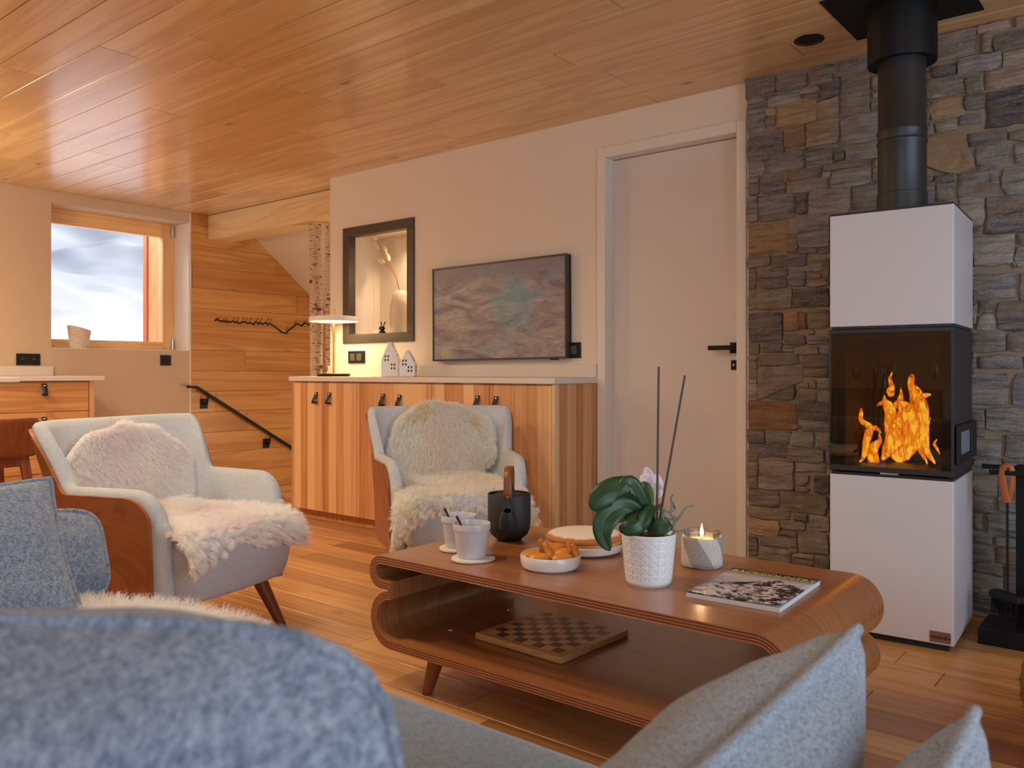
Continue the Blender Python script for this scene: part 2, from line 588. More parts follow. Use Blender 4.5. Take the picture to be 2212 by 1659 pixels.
# niche box
ND = 0.30
nb = MB()
a0, a1, c0, c1 = NX0 + 0.03, NX1 - 0.03, NZ0 + 0.03, NZ1 - 0.03
nb.box(a0 - 0.02, a1 + 0.02, WY + ND, WY + ND + 0.02, c0 - 0.02, c1 + 0.02)
nb.box(a0 - 0.02, a0, WY + 0.242, WY + ND, c0, c1).box(a1, a1 + 0.02, WY + 0.242, WY + ND, c0, c1)
nb.box(a0 - 0.02, a1 + 0.02, WY + 0.242, WY + ND, c0 - 0.02, c0).box(a0 - 0.02, a1 + 0.02, WY + 0.242, WY + ND, c1, c1 + 0.02)
nb.build('niche', M['plaster'], wall_back, False)
fr = MB()
FW = 0.062
for x0, x1, z0, z1 in ((NX0, NX1, NZ1 - FW, NZ1), (NX0, NX1, NZ0, NZ0 + FW), (NX0, NX0 + FW, NZ0 + FW, NZ1 - FW), (NX1 - FW, NX1, NZ0 + FW, NZ1 - FW)):
    fr.box(x0, x1, WY - 0.012, WY + 0.05, z0, z1)
fr.build('niche_frame', M['dark_frame'], wall_back, False, bevel=0.002)
MB().cyl((-4.0, WY + 0.2, c1 - 0.006), (-4.0, WY + 0.2, c1 + 0.001), 0.045).build('niche_downlight', M['black_plastic'], wall_back)
light('niche_lamp', 'SPOT', (-4.0, WY + 0.18, c1 - 0.012), 20.0, (1.0, 0.76, 0.48), target=(-4.02, WY + 0.18, 0), size=0.03, spot_size=math.radians(140), spot_blend=0.7)

# ---- door
door = struct(thing('door_1', ((DX0 + DX1) / 2, WY, 0), 'white interior door with black lever handle beside the stone wall', None))
CX0, CX1, CZ = P(1289.8, 400, Y=WY - 0.012).x, P(1611.0, 300, Y=WY - 0.012).x, P(1289.8, 321.8, Y=WY - 0.012).z
MB().box(CX0, DX0 + 0.001, WY - 0.012, WY + 0.0, 0, CZ).box(DX0 - 0.0159, DX0, WY + 0.0005, WY + 0.115, 0, DZ1).build('side_casing', M['white_paint'], door, False, bevel=0.002)
MB().box(DX1 - 0.001, CX1, WY - 0.012, WY + 0.0, 0, CZ).box(DX1, DX1 + 0.0159, WY + 0.0005, WY + 0.115, 0, DZ1).build('side_casing', M['white_paint'], door, False, bevel=0.002)
MB().box(DX0 + 0.002, DX1 - 0.002, WY - 0.014, WY + 0.0, DZ1 - 0.002, CZ).box(DX0 - 0.0159, DX1 + 0.0159, WY + 0.0005, WY + 0.115, DZ1 + 0.0001, DZ1 + 0.0159).build('head_casing', M['white_paint'], door, False, bevel=0.002)
MB().box(DX0, DX1, WY + 0.072, WY + 0.112, 0.004, DZ1 - 0.004).build('door_leaf', M['door_paint'], door, False, bevel=0.002)
LY = WY + 0.072
h0, h1 = P(1578, 740, Y=LY), P(1592, 763, Y=LY)
MB().box(h0.x, h1.x, LY - 0.008, LY, h1.z, h0.z).build('handle_rose', M['black_metal'], door, False, bevel=0.002)
hz = (h0.z + h1.z) / 2
hx = (h0.x + h1.x) / 2
hb = MB().box(hx - 0.011, hx + 0.011, LY - 0.055, LY - 0.008, hz - 0.011, hz + 0.011)
hb.box(P(1530, 750, Y=LY - 0.06).x, hx + 0.011, LY - 0.068, LY - 0.05, hz - 0.011, hz + 0.011)
hb.build('lever_handle', M['black_metal'], door, False, bevel=0.003)
k0, k1 = P(1580, 778, Y=LY), P(1592, 799, Y=LY)
ke = MB().box(k0.x, k1.x, LY - 0.007, LY, k1.z, k0.z).build('key_plate', M['black_metal'], door, False, bevel=0.002)
km = (k0 + k1) / 2
MB().cyl((km.x, LY - 0.0078, km.z), (km.x, LY - 0.0065, km.z), 0.005, n=12).build('keyhole', M['steel'], ke)

# ---- left wall with window opening
WZ0, WZ1 = P(115, 752, X=WX).z, P(110.5, 436.8, X=WX).z
WYA, WYB = P(110.5, 600, X=WX).y, 3.75
TL = 0.40
wl = MB()
wl.box(WX - TL, WX, RY, WYA, 0, CEIL).box(WX - TL, WX, WYA, WYB, 0, WZ0).box(WX - TL, WX, WYA, WYB, WZ1, CEIL)
wl.box(WX - TL, WX - 0.012, WYB, 7.2, -1.8, 2.5)
wall_left = struct(wl.build('wall_left', M['plaster_left'], None, False))
MB().box(WX - 0.012, WX + 0.001, WYB, WYB + 0.012, -0.1, CEIL).build('corner_bead', M['white_paint'], wall_left, False)
# boards of the stair wall: each a part
r = random.Random(3)
ph, z = 0.178, -1.0
while z < CEIL:
    y = WYB + 0.012 - r.uniform(0, 1.6)
    while y < 6.6:
        ln = r.uniform(1.0, 2.2)
        ya, yb = max(y, WYB + 0.012), min(y + ln, 6.6)
        zt = min(z + ph, CEIL)
        if yb - ya > 0.05:
            MB().box(WX - 0.012, WX + r.uniform(-0.0006, 0.0006), ya + 0.001, yb - 0.001, z + 0.0012, zt - 0.0012).build('wall_board', M['wall_wood'], wall_left, False, bevel=0.002, seg=1)
        y += ln
    z += ph

# ---- window with snow outside
win = struct(thing('window_1', (WX - 0.23, (WYA + WYB) / 2, WZ0), 'square pine framed window looking onto a snow slope', None))
GX = WX - 0.236
g0 = P(118, 482, X=GX)
gy0, gy1 = WYA + 0.075, P(352, 600, X=GX).y
gz0, gz1 = P(118, 732, X=GX).z, P(118, 482, X=GX).z
fy1 = P(377, 600, X=GX).y
MB().box(GX - 0.07, GX, WYA - 0.06, gy0, WZ0 - 0.02, WZ1 + 0.02).build('frame_stile', M['pine'], win, False, bevel=0.004)
MB().box(GX - 0.07, GX, gy1, WYB + 0.02, WZ0 - 0.02, WZ1 + 0.02).build('frame_stile', M['pine'], win, False, bevel=0.004)
MB().box(GX - 0.07, GX - 0.001, gy0, gy1, gz1, WZ1 + 0.02).build('frame_rail', M['pine_h'], win, False, bevel=0.004)
MB().box(GX - 0.07, GX - 0.001, gy0, gy1, WZ0 - 0.02, gz0).build('frame_rail', M['pine_h'], win, False, bevel=0.004)
M['window_glass'] = glassy('window_glass', (0.97, 0.98, 0.98), 0.5)
MB().box(GX - 0.045, GX - 0.039, gy0 - 0.004, gy1 + 0.004, gz0 - 0.004, gz1 + 0.004).build('pane', M['window_glass'], win, False)
for hzv in (WZ0 + 0.06, WZ1 - 0.06):
    MB().cyl((GX + 0.012, WYB - 0.03, hzv - 0.045), (GX + 0.012, WYB - 0.03, hzv + 0.045), 0.011, n=12).build('hinge', M['steel'], win)
MB().box(GX, GX + 0.05, WYA + 0.012, WYA + 0.034, 1.45, 1.60).build('window_handle', M['steel'], win, False, bevel=0.004)
rev = MB().box(GX - 0.001, WX - 0.001, WYA, WYB, WZ0 - 0.0, WZ0 + 0.004)
rev.build('sill_board', M['white_paint'], win, False)
MB().box(GX - 0.001, WX - 0.0015, WYB - 0.006, WYB + 0.0, WZ0 + 0.004, WZ1).build('reveal_lining', M['white_paint'], win, False)

snow = plain('snow', (238, 240, 250), 0.9, bump=0.3, bscale=3)


def snow_z(X, Y):
    d = -X - 7.4
    n = noise.noise(Vector((X * 0.55, Y * 0.35, 3))) * 0.42 + noise.noise(Vector((X * 1.5, Y * 0.9, 9))) * 0.20 + noise.noise(Vector((X * 3.6, Y * 1.8, 1))) * 0.07
    n += max(0.0, noise.noise(Vector((X * 2.2, Y * 0.7, 21)))) * 0.22 * min(1, max(0, d - 5) / 3)
    return 0.35 + 0.42 * max(d, 0) ** 1.02 + n * min(1.2, 0.62 + d / 14)


sm = MB().grid(lambda u, v: (-7.4 - 26 * u ** 1.5, -3 + 22 * v, snow_z(-7.4 - 26 * u ** 1.5, -3 + 22 * v)), 170, 180)
struct(sm.build('snow_hill', snow, None, angle=180))
tag(MB().box(-7.20, -6.96, 3.712, 3.80, -0.4, 2.9).build('larch_post', M['larch'], None, False, bevel=0.004), 'larch boarded post standing outside against the right edge of the window', 'post')
tag(MB().box(-7.27, -7.202, 3.700, 3.80, -0.4, 2.9).build('red_larch_strip', M['larch_red'], None, False, bevel=0.004), 'reddish larch strip outside the window beyond the pale post', 'strip')

# ---- beam, sloped stair ceiling, closing walls
beam = MB().box(-6.569, EX - 0.001, 3.92, 4.14, 2.09, CEIL)
struct(beam.build('beam', M['beam_wood'], None, False, bevel=0.003))
sl = MB()
sl.add([(-6.58, 4.14, 2.355), (0, 4.14, 2.355), (0, 6.9, 0.20), (-6.58, 6.9, 0.20), (-6.58, 4.14, 2.47), (0, 4.14, 2.47), (0, 6.9, 0.32), (-6.58, 6.9, 0.32)],
       [(0, 1, 2, 3), (7, 6, 5, 4), (0, 4, 5, 1), (1, 5, 6, 2), (2, 6, 7, 3), (3, 7, 4, 0)])
struct(sl.build('ceiling_slope', M['plaster'], None, False))
struct(MB().box(-7.0, 0, 6.9, 7.0, -1.8, 2.5).box(-0.05, 0, 3.95, 6.9, -1.8, 2.5).build('wall_stair', M['plaster'], None, False))
struct(MB().box(-7.0, 0, 3.95, 7.0, -1.9, -1.8).build('floor_landing', M['floor_wood'], None, False))
struct(MB().box(-6.58, EX, 3.94, 3.9505, -1.8, -0.001).build('trim_1', M['floor_wood'], None, False))

# right and rear walls with assumed large openings (daylight)
rw = MB()
rw.box(RX, RX + 0.2, RY, 0.1, 0, CEIL).box(RX, RX + 0.2, 2.9, 3.66, 0, CEIL).box(RX, RX + 0.2, 0.1, 2.9, 0, 0.25).box(RX, RX + 0.2, 0.1, 2.9, 2.2, CEIL)
struct(rw.build('wall_right', M['plaster'], None, False))
rr = MB()
rr.box(-7.0, -0.9, RY - 0.2, RY, 0, CEIL).box(1.6, RX + 0.2, RY - 0.2, RY, 0, CEIL).box(-0.9, 1.6, RY - 0.2, RY, 0, 0.4).box(-0.9, 1.6, RY - 0.2, RY, 2.25, CEIL)
struct(rr.build('wall_rear', M['plaster'], None, False))

# recessed ceiling spot
cz = P(1748, 85.5, z=CEIL)
cs = tag(MB().lathe([(0.048, -0.004), (0.058, -0.004), (0.058, 0.001), (0.048, 0.001)], (cz.x, cz.y, CEIL), 28, False).build('ceiling_downlight', M['black_metal']), 'round black recessed spotlight in the plank ceiling near the stove pipe', 'spotlight')
MB().lathe([(0.047, -0.001), (0.02, -0.0005)], (cz.x, cz.y, CEIL), 28).build('lens', M['black_plastic'], cs)

# ================================================================== STONE WALL
mort = MB().box(P(1611, 700, Y=SY).x + 0.012, RX, SY + 0.003, WY - 0.0005, 0, CEIL)
wall_stone = struct(mort.build('wall_chimney', M['mortar'], None, False))
SM = {'d': stone_mat('stone_slate', (132, 126, 126), (166, 156, 150), (196, 186, 176)), 'k': stone_mat('stone_dark', (104, 96, 98), (134, 126, 124), (164, 154, 146)),
      'g': stone_mat('stone_grey', (162, 148, 136), (186, 170, 154), (128, 118, 112)), 't': stone_mat('stone_tan', (184, 160, 136), (164, 142, 122), (204, 186, 168)),
      'o': stone_mat('stone_ochre', (204, 162, 112), (188, 160, 126), (216, 196, 170), 0.5), 'r': stone_mat('stone_rust', (196, 132, 82), (182, 138, 100), (220, 188, 154), 0.5),
      'l': stone_mat('stone_light', (198, 184, 172), (176, 164, 156), (216, 208, 200)), 'b': stone_mat('stone_blue', (146, 146, 152), (172, 170, 172), (192, 188, 186))}
TR = []
ZOOMS = {
    'A': (4.147, 1600, 160, """45 25 312 190 g;320 -5 595 140 g;625 0 830 90 d;720 40 890 215 k;905 0 1155 365 g;1180 30 1245 155 t;1180 165 1245 215 l;1175 235 1245 330 g;55 195 225 262 d;240 160 545 290 d;
535 110 705 170 t;550 180 705 248 g;62 270 225 530 d;228 300 312 380 o;232 385 312 465 g;318 245 685 455 o;690 225 885 385 t;390 460 578 650 o;588 425 875 640 t;905 370 1245 620 l;67 540 385 765 k;400 655 588 705 t;
598 645 885 690 d;250 705 562 870 d;585 695 828 830 d;838 690 932 770 k;942 630 1235 765 d;70 775 215 925 d;738 785 1178 845 t;415 845 728 935 g;736 880 808 928 l;812 850 1172 1005 d;1188 760 1248 960 t;180 890 380 975 g;
75 932 165 985 t;65 992 165 1080 d;200 980 405 1066 d;412 940 800 1055 g;168 1072 488 1310 d;65 1095 158 1330 d;512 1070 598 1265 k;612 1025 985 1260 d;995 985 1250 1215 d;75 1325 420 1605 o;518 1270 800 1550 d;425 1430 510 1600 t;518 1560 690 1606 d;700 1556 800 1606 d"""),
    'B': (5.927, 1600, 520, """90 195 375 335 d;395 180 852 330 d;875 240 1050 395 d;868 415 1030 485 d;1065 230 1135 505 g;105 345 203 635 g;105 645 213 882 g;222 372 605 472 d;222 488 592 608 d;622 385 835 585 b;860 520 1135 588 t;222 630 668 880 d;685 618 1135 858 k;
118 922 535 1285 k;560 908 740 1160 r;748 912 845 1135 r;862 882 1135 1122 t;560 1192 835 1335 g;872 1145 938 1200 t;948 1145 1155 1228 t;866 1238 1155 1340 b;120 1318 240 1450 t;278 1302 540 1442 d;548 1362 682 1425 d;690 1358 1000 1450 t;1018 1348 1155 1450 b;230 1462 750 1590 g;780 1462 1155 1630 d;115 1472 218 1540 t"""),
    'C': (6.914, 1600, 780, """130 10 258 258 g;130 270 250 590 t;940 112 1305 228 t;876 318 1035 392 t;1045 290 1132 410 g;850 420 1140 626 t;1146 242 1350 626 d;110 602 840 1020 r;870 640 1350 888 k;900 900 1350 1045 d;775 950 890 1012 t;
105 1034 368 1230 d;390 1050 730 1240 d;755 1062 1090 1280 b;1125 1130 1340 1320 d;115 1250 262 1500 t;276 1252 690 1448 k;700 1312 1268 1500 d;110 1510 258 1900 t;282 1458 800 1915 d;812 1515 1275 1655 d;1285 1350 1350 1600 t"""),
    'D': (6.914, 1600, 1000, """866 160 1018 330 d;1088 175 1330 458 k;815 350 1030 438 g;120 410 588 648 d;640 445 1300 740 g;110 672 740 828 g;792 755 1000 866 g;1030 775 1330 1010 d;120 842 585 1085 o;592 860 970 995 g;300 1096 845 1262 d;600 1010 845 1090 g;135 1098 258 1370 k;
876 1030 1312 1335 b;715 1272 860 1350 t;265 1272 756 1480 d;780 1372 1090 1430 t;782 1440 1090 1540 g;1110 1390 1330 1560 d"""),
    'E': (5.923, 1990, 20, """190 300 705 625 g;720 160 1148 285 t;1200 90 1500 220 t;775 300 915 575 t;925 275 1500 500 g;1050 515 1500 730 t;165 725 448 868 k;465 590 1030 800 d;70 870 558 1120 g;572 850 803 1075 g;818 740 1500 1000 t;130 1130 560 1395 o;566 1090 808 1290 d;60 1170 124 1420 t;832 1020 1500 1475 k;
125 1095 318 1128 l;492 1345 770 1480 d;186 1435 450 1570 g;60 1460 160 1600 g"""),
    'F': (5.923, 1990, 280, """612 10 1105 183 d;1118 0 1500 130 d;705 200 1150 448 d;1198 150 1500 430 d;720 456 880 520 t;170 575 412 680 g;50 500 150 660 t;55 672 185 938 d;192 690 408 905 d;466 510 1003 890 d;1042 470 1500 820 d;480 895 815 1240 l;842 840 1500 1320 k;660 1250 788 1355 g;662 1365 1200 1745 l;1232 1330 1500 1478 t;1226 1490 1500 1756 d"""),
    'G': (6.379, 2080, 540, """692 80 760 258 l;120 332 738 678 d;786 305 1200 690 b;205 700 418 868 g;208 880 428 1108 l;140 740 196 1010 l;476 702 1200 1108 d;100 1132 580 1405 d;612 1132 1200 1398 g;130 1424 186 1700 d;232 1450 832 1640 d;845 1450 1200 1640 d"""),
    'H': (6.379, 2080, 780, """130 165 625 608 d;692 162 1200 598 b;130 650 303 1038 k;318 645 1200 975 d;150 1072 530 1318 b;592 1032 1200 1338 d;140 1346 536 1505 b;550 1348 1200 1500 d"""),
    'I': (3.605, 2060, 980, """100 95 340 160 d;150 170 342 328 l;356 205 640 455 d;145 344 308 455 d;150 465 232 596 l;256 472 640 640 d;145 602 318 696 d;330 650 640 726 d;145 704 313 848 d;330 735 640 872 o;150 858 388 935 g;145 942 390 1086 g;402 885 640 1080 g;145 1094 640 1155 g;145 1162 640 1258 k"""),
}
for key, (s, ox, oy, txt) in ZOOMS.items():
    for ln in txt.replace('\n', '').split(';'):
        a, b, c, d, k = ln.split()
        x0, y0, x1, y1 = ox + float(a) / s, oy + float(b) / s, ox + float(c) / s, oy + float(d) / s
        xm = (x0 + x1) / 2
        x0, x1, y0, y1 = x0 - 1.2, x1 + 1.2, y0 - 0.9, y1 + 0.9
        pa, pb, pt, pz = P(x0, y0, Y=SY), P(x1, y1, Y=SY), P(xm, y0, Y=SY), P(xm, y1, Y=SY)
        TR.append([pa.x, pb.x, max(pz.z, 0.01), min(pt.z, CEIL - 0.004), k, None])


def poly_px(s, ox, oy, pts, k):
    q = [P(ox + x / s, oy + y / s, Y=SY) for x, y in pts]
    xs, zs = [p.x for p in q], [p.z for p in q]
    TR.append([min(xs), max(xs), min(zs), max(zs), k, [(p.x, p.z) for p in q]])


poly_px(6.914, 1600, 780, [(262, 70), (600, 75), (930, 95), (930, 305), (600, 435), (290, 575), (258, 570)], 'l')
poly_px(6.914, 1600, 780, [(372, 548), (600, 462), (815, 358), (832, 470), (800, 568), (600, 585)], 'g')
poly_px(5.923, 1990, 280, [(55, 90), (300, 55), (540, 40), (600, 200), (690, 380), (690, 480), (500, 575), (300, 560), (120, 495), (55, 470)], 'o')

# occupancy raster to fill the hidden remainder with plausible stones
GS = 0.01
gx0, nxg, nzg = P(1611, 700, Y=SY).x, 0, 0
nxg, nzg = int((RX - gx0) / GS), int(CEIL / GS)
occ = np.zeros((nxg, nzg), bool)


def mark(x0, x1, z0, z1):
    a, b, c, d = [int(round(v)) for v in ((x0 - gx0) / GS, (x1 - gx0) / GS, z0 / GS, z1 / GS)]
    occ[max(a, 0):max(b, 0) + 1, max(c, 0):max(d, 0) + 1] = True


for t in TR:
    mark(*t[:4])
rs = random.Random(5)
for j in range(nzg - 1):
    i = 0
    while i < nxg - 3:
        if occ[i, j]:
            i += 1
            continue
        w = rs.randint(9, 26)
        h = rs.choice([5, 6, 8, 9, 11, 13])
        a = 0
        while a < w and i + a < nxg and not occ[i + a, j]:
            a += 1
        b = 1
        while b < h and j + b < nzg and not occ[i:i + a, j + b].any():
            b += 1
        if a >= 4 and b >= 3 and (a >= 5 or b >= 5):
            TR.append([gx0 + i * GS + 0.004, gx0 + (i + a - 1) * GS, j * GS + 0.004, (j + b - 1) * GS + 0.002, rs.choice('dddddkggtbtl'), None])
            occ[i:i + a, j:j + b] = True
        i += max(a, 1)
n_st = 0
stuff_stone = MB()
TR.sort(key=lambda t: t[0] > -0.42)
for x0, x1, z0, z1, k, poly in TR:
    w, h = x1 - x0, z1 - z0
    if w < 0.015 or h < 0.012:
        continue
    if poly is None:
        pts = []
        for (ax, az), (bx, bz) in (((x0, z0), (x1, z0)), ((x1, z0), (x1, z1)), ((x1, z1), (x0, z1)), ((x0, z1), (x0, z0))):
            ln = math.hypot(bx - ax, bz - az)
            m = max(2, min(6, int(ln / 0.035)))
            for q in range(m):
                f = q / m
                jx = rs.gauss(0, 0.0028) + (0.25 * 0.02 * (1 if ax < (x0 + x1) / 2 else -1) * rs.random() if q == 0 else 0)
                pts.append((ax + (bx - ax) * f + jx, az + (bz - az) * f + rs.gauss(0, 0.0024) + (0.006 * rs.random() * (1 if az < (z0 + z1) / 2 else -1) if q == 0 else 0)))
    else:
        pts = poly
    cxp, czp = sum(p[0] for p in pts) / len(pts), sum(p[1] for p in pts) / len(pts)
    proud = rs.uniform(0.0, 0.009)
    tx, tz = rs.uniform(-0.05, 0.05), rs.uniform(-0.06, 0.06)
    rings = []
    for sc, yy in ((1.0, 0.012), (1.0, 0.001), (0.965, -0.005), (0.62, -0.0085)):
        ring = []
        for q in pts:
            inset = 1 - (1 - sc) * (1 if sc < 0.9 else min(1.0, 0.06 / max(0.02, min(w, h))) * 2.2)
            px, pz = cxp + (q[0] - cxp) * inset, czp + (q[1] - czp) * inset
            yq = SY + yy
            if yy < 0:
                yq += -proud + (px - cxp) * tx + (pz - czp) * tz + rs.gauss(0, 0.0012 if sc > 0.9 else 0.0025)
            ring.append((px, min(yq, SY + 0.012), pz))
        rings.append(ring)
    if n_st < 285:
        MB().loft(rings).build('stone', SM[k], wall_stone, angle=50)
        n_st += 1
    else:
        stuff_stone.loft(rings)
if stuff_stone.v:
    o = stuff_stone.build('stone_rest', SM['d'], wall_stone, angle=50)
    o['kind'] = 'stuff'

# ================================================================== SIDEBOARD (three cabinets, one worktop)
FY = 3.32
XL, XR = P(630, 900, Y=FY).x, P(1199, 900, Y=FY).x
TOPZ = 0.919
edges = [636, 701, 771, 849, 932, 1057, 1191]
ex = [P(e, 900, Y=FY).x for e in edges]
DB, DT = 0.068, TOPZ - 0.040


def leather_pull(x, y, z, parent, axis='Y', s=1.0):
    """folded leather strap on a rivet; hangs from (x, y, z) on the face whose outward normal is -Y (axis Y) or +X (axis X)"""
    pr = [(0, 0.008), (0.004, 0.009), (0.010, -0.012), (0.019, -0.032), (0.024, -0.046), (0.021, -0.053), (0.012, -0.052), (0.004, -0.048), (0.0, -0.044)]
    mb = MB()
    ring = []
    for d, h in pr:
        wv = 0.012 * s
        if axis == 'Y':
            ring.append([(x - wv - 0.004 * s * (h < -0.02), y - d * s, z + h * s), (x + wv - 0.004 * s * (h < -0.02), y - d * s, z + h * s)])
        else:
            ring.append([(x + d * s, y - wv, z + h * s), (x + d * s, y + wv, z + h * s)])
    n = len(ring)
    mb.add([p for q in ring for p in q], [(2 * i, 2 * i + 1, 2 * i + 3, 2 * i + 2) for i in range(n - 1)])
    o = mb.build('leather_pull', M['leather_black'], parent, angle=80, solid=0.003 * s)
    rv = MB()
    if axis == 'Y':
        rv.tube([(x, y - 0.003 * s, z), (x, y - 0.008 * s, z), (x, y - 0.010 * s, z)], [0.0065 * s, 0.006 * s, 0.002], 12)
    else:
        rv.tube([(x + 0.003 * s, y, z), (x + 0.008 * s, y, z), (x + 0.010 * s, y, z)], [0.0065 * s, 0.006 * s, 0.002], 12)
    rv.build('rivet', M['steel'], o)


hpx = [(684, 851), (713, 852), (829, 855), (864.5, 857), (1033, 859), (1073, 861)]
pos = ['at the stair end', 'in the middle behind the armchair', 'at the door end']
for c in range(3):
    a, b = ex[2 * c], ex[2 * c + 2]
    la = XL if c == 0 else a
    cb = thing('cabinet', ((a + b) / 2, (FY + WY) / 2, 0), 'ash stave double door cabinet unit of the sideboard ' + pos[c], 'cabinet', 'cabinet units of the sideboard')
    MB().box(la + 0.0005, (XR if c == 2 else b) - 0.0005, FY + 0.021, WY - 0.001, DB, TOPZ - 0.031).build('body', M['staves'], cb, False)
    MB().box(la + 0.001, (XR if c == 2 else b) - 0.001, FY + 0.06, FY + 0.075, 0.0, DB).build('plinth', M['drawer'], cb, False)
    if c == 0:
        MB().box(XL, a - 0.001, FY, FY + 0.02, DB, TOPZ - 0.031).build('end_panel', M['staves'], cb, False, bevel=0.001)
    if c == 2:
        MB().box(b + 0.001, XR, FY, FY + 0.02, 0.02, TOPZ - 0.031).box(XR - 0.018, XR + 0.001, FY + 0.0205, WY - 0.001, 0.0, TOPZ - 0.031).build('end_panel', M['staves'], cb, False, bevel=0.001)
    for d in range(2):
        x0, x1 = ex[2 * c + d], ex[2 * c + d + 1]
        do = MB().box(x0 + 0.0015, x1 - 0.0015, FY, FY + 0.019, DB, DT).build('door', M['staves'], cb, False, bevel=0.0012)
        px, py = hpx[2 * c + d]
        q = P(px, py, Y=FY)
        leather_pull(q.x, FY, q.z, do, 'Y', 1.12)
wt = MB().box(XL - 0.012, XR + 0.006, FY - 0.014, WY - 0.0005, TOPZ - 0.03, TOPZ)
tag(wt.build('worktop', M['worktop'], None, False, bevel=0.003), 'pale stone worktop running along the top of the ash sideboard', 'worktop')
SX0 = EX + 0.002
tag(MB().box(SX0, XR + 0.004, WY - 0.022, WY - 0.0005, TOPZ + 0.0005, TOPZ + 0.072).build('splashback', M['worktop'], None, False, bevel=0.002), 'low pale stone upstand along the wall behind the sideboard worktop', 'upstand')

# ---- television
tvY = WY - 0.05
tl, tr_, bl, br = P(931.3, 581.5, Y=tvY), P(1223, 546.6, Y=tvY), P(936, 780.8, Y=tvY), P(1223, 773.4, Y=tvY)
tvc = (tl + tr_ + bl + br) / 4
tw, thh = ((tr_ - tl).length + (br - bl).length) / 2, ((tl - bl).length + (tr_ - br).length) / 2
tang = math.atan2(tr_.z - tl.z, tr_.x - tl.x)
tv = thing('television', (tvc.x, tvc.y, tvc.z), 'black framed flat television showing a pastel cloud picture on the wall', 'television')
R = Matrix.Translation((tvc.x, tvY, tvc.z)) @ Matrix.Rotation(-tang, 4, 'Y')
b_ = 0.010
mb = MB(R)
for x0, x1, z0, z1 in ((-tw / 2, tw / 2, thh / 2 - b_, thh / 2), (-tw / 2, tw / 2, -thh / 2, -thh / 2 + b_), (-tw / 2, -tw / 2 + b_, -thh / 2 + b_, thh / 2 - b_), (tw / 2 - b_, tw / 2, -thh / 2 + b_, thh / 2 - b_)):
    mb.box(x0, x1, 0, 0.03, z0, z1)
mb.build('bezel', M['dark_frame'], tv, False, bevel=0.001)
MB(R).box(-tw / 2 + 0.02, tw / 2 - 0.001, 0.012, 0.0495, -thh / 2 + 0.002, thh / 2 - 0.002).build('housing', M['black_plastic'], tv, False)
t = NT('tv_picture')
v = t.coord('Object', (1.0, 1, 3.4), rnd=False)
n1 = t.noise(v, 3.2, 6, 0.62, 1.4)
n2 = t.noise(t.coord('Object', (1, 1, 1.5), rnd=False), 2.1, 3, 0.5, 0.6)
n3 = t.noise(t.coord('Object', (1.2, 1, 4.5), rnd=False), 6.0, 5, 0.6, 2.0)
base = t.ramp(n1, [(0.30, lin((104, 92, 100))), (0.45, lin((138, 122, 122))), (0.58, lin((162, 146, 138))), (0.75, lin((174, 164, 150)))])
teal = t.ramp(n2, [(0.50, (0, 0, 0)), (0.68, (1, 1, 1))])
base = t.mix(base, lin((104, 142, 150)), t.math('MULTIPLY', teal, 0.9))
base = t.mix(base, lin((92, 80, 98)), t.math('MULTIPLY', t.ramp(n3, [(0.56, (0, 0, 0)), (0.66, (1, 1, 1))]), 0.55))
sx = t.node('ShaderNodeSeparateXYZ')
t.link(t.coord('Object', (1, 1, 1), rnd=False), sx.inputs[0])
skyf = t.ramp(t.math('MULTIPLY', t.math('SUBTRACT', sx.outputs[2], tvc.z + 0.12), 7.0), [(0.0, (0, 0, 0)), (1.0, (1, 1, 1))])
base = t.mix(base, lin((128, 112, 116)), t.math('MULTIPLY', skyf, 0.8))
t.color(base)
t.b.inputs['Emission Color'].default_value = (1, 1, 1, 1)
t.link(base, t.b.inputs['Emission Color'])
t.set(Emission_Strength=0.10, Roughness=0.35, Specular_IOR_Level=0.3)
MB(R).box(-tw / 2 + b_, tw / 2 - b_, 0.006, 0.011, -thh / 2 + b_, thh / 2 - b_).build('screen', t.m, tv, False)
MB(R).box(tw / 2 - 0.12, tw / 2 - 0.07, 0.012, 0.03, -thh / 2 - 0.006, -thh / 2).build('sensor', M['black_plastic'], tv, False)

# ---- switches and sockets


def plate_back(x0, y0, x1, y1, label, rockers, name='wall_switch'):
    a, b = P(x0, y0, Y=WY), P(x1, y1, Y=WY)
    o = thing(name, ((a.x + b.x) / 2, WY, (a.z + b.z) / 2), label, 'switch')
    MB().box(a.x, b.x, WY - 0.009, WY - 0.0002, b.z, a.z).build('plate', M['black_plastic'], o, False, bevel=0.002)
    n = len(rockers)
    for f0, f1 in rockers:
        w = b.x - a.x
        h = a.z - b.z
        m = MB().box(a.x + f0 * w, a.x + f1 * w, WY - 0.013, WY - 0.0088, b.z + 0.22 * h, a.z - 0.22 * h)
        m.build('rocker', M['rocker'], o, False, bevel=0.002)


M['rocker'] = plain('rocker_grey', (92, 84, 80), 0.35, metal=0.2)
plate_back(754, 758.5, 789, 785, 'black double light switch on the wall under the framed niche', [(0.14, 0.44), (0.54, 0.84)])
plate_back(1226, 740, 1255.5, 773.5, 'black square switch on the wall at the lower corner of the television', [(0.25, 0.75)])


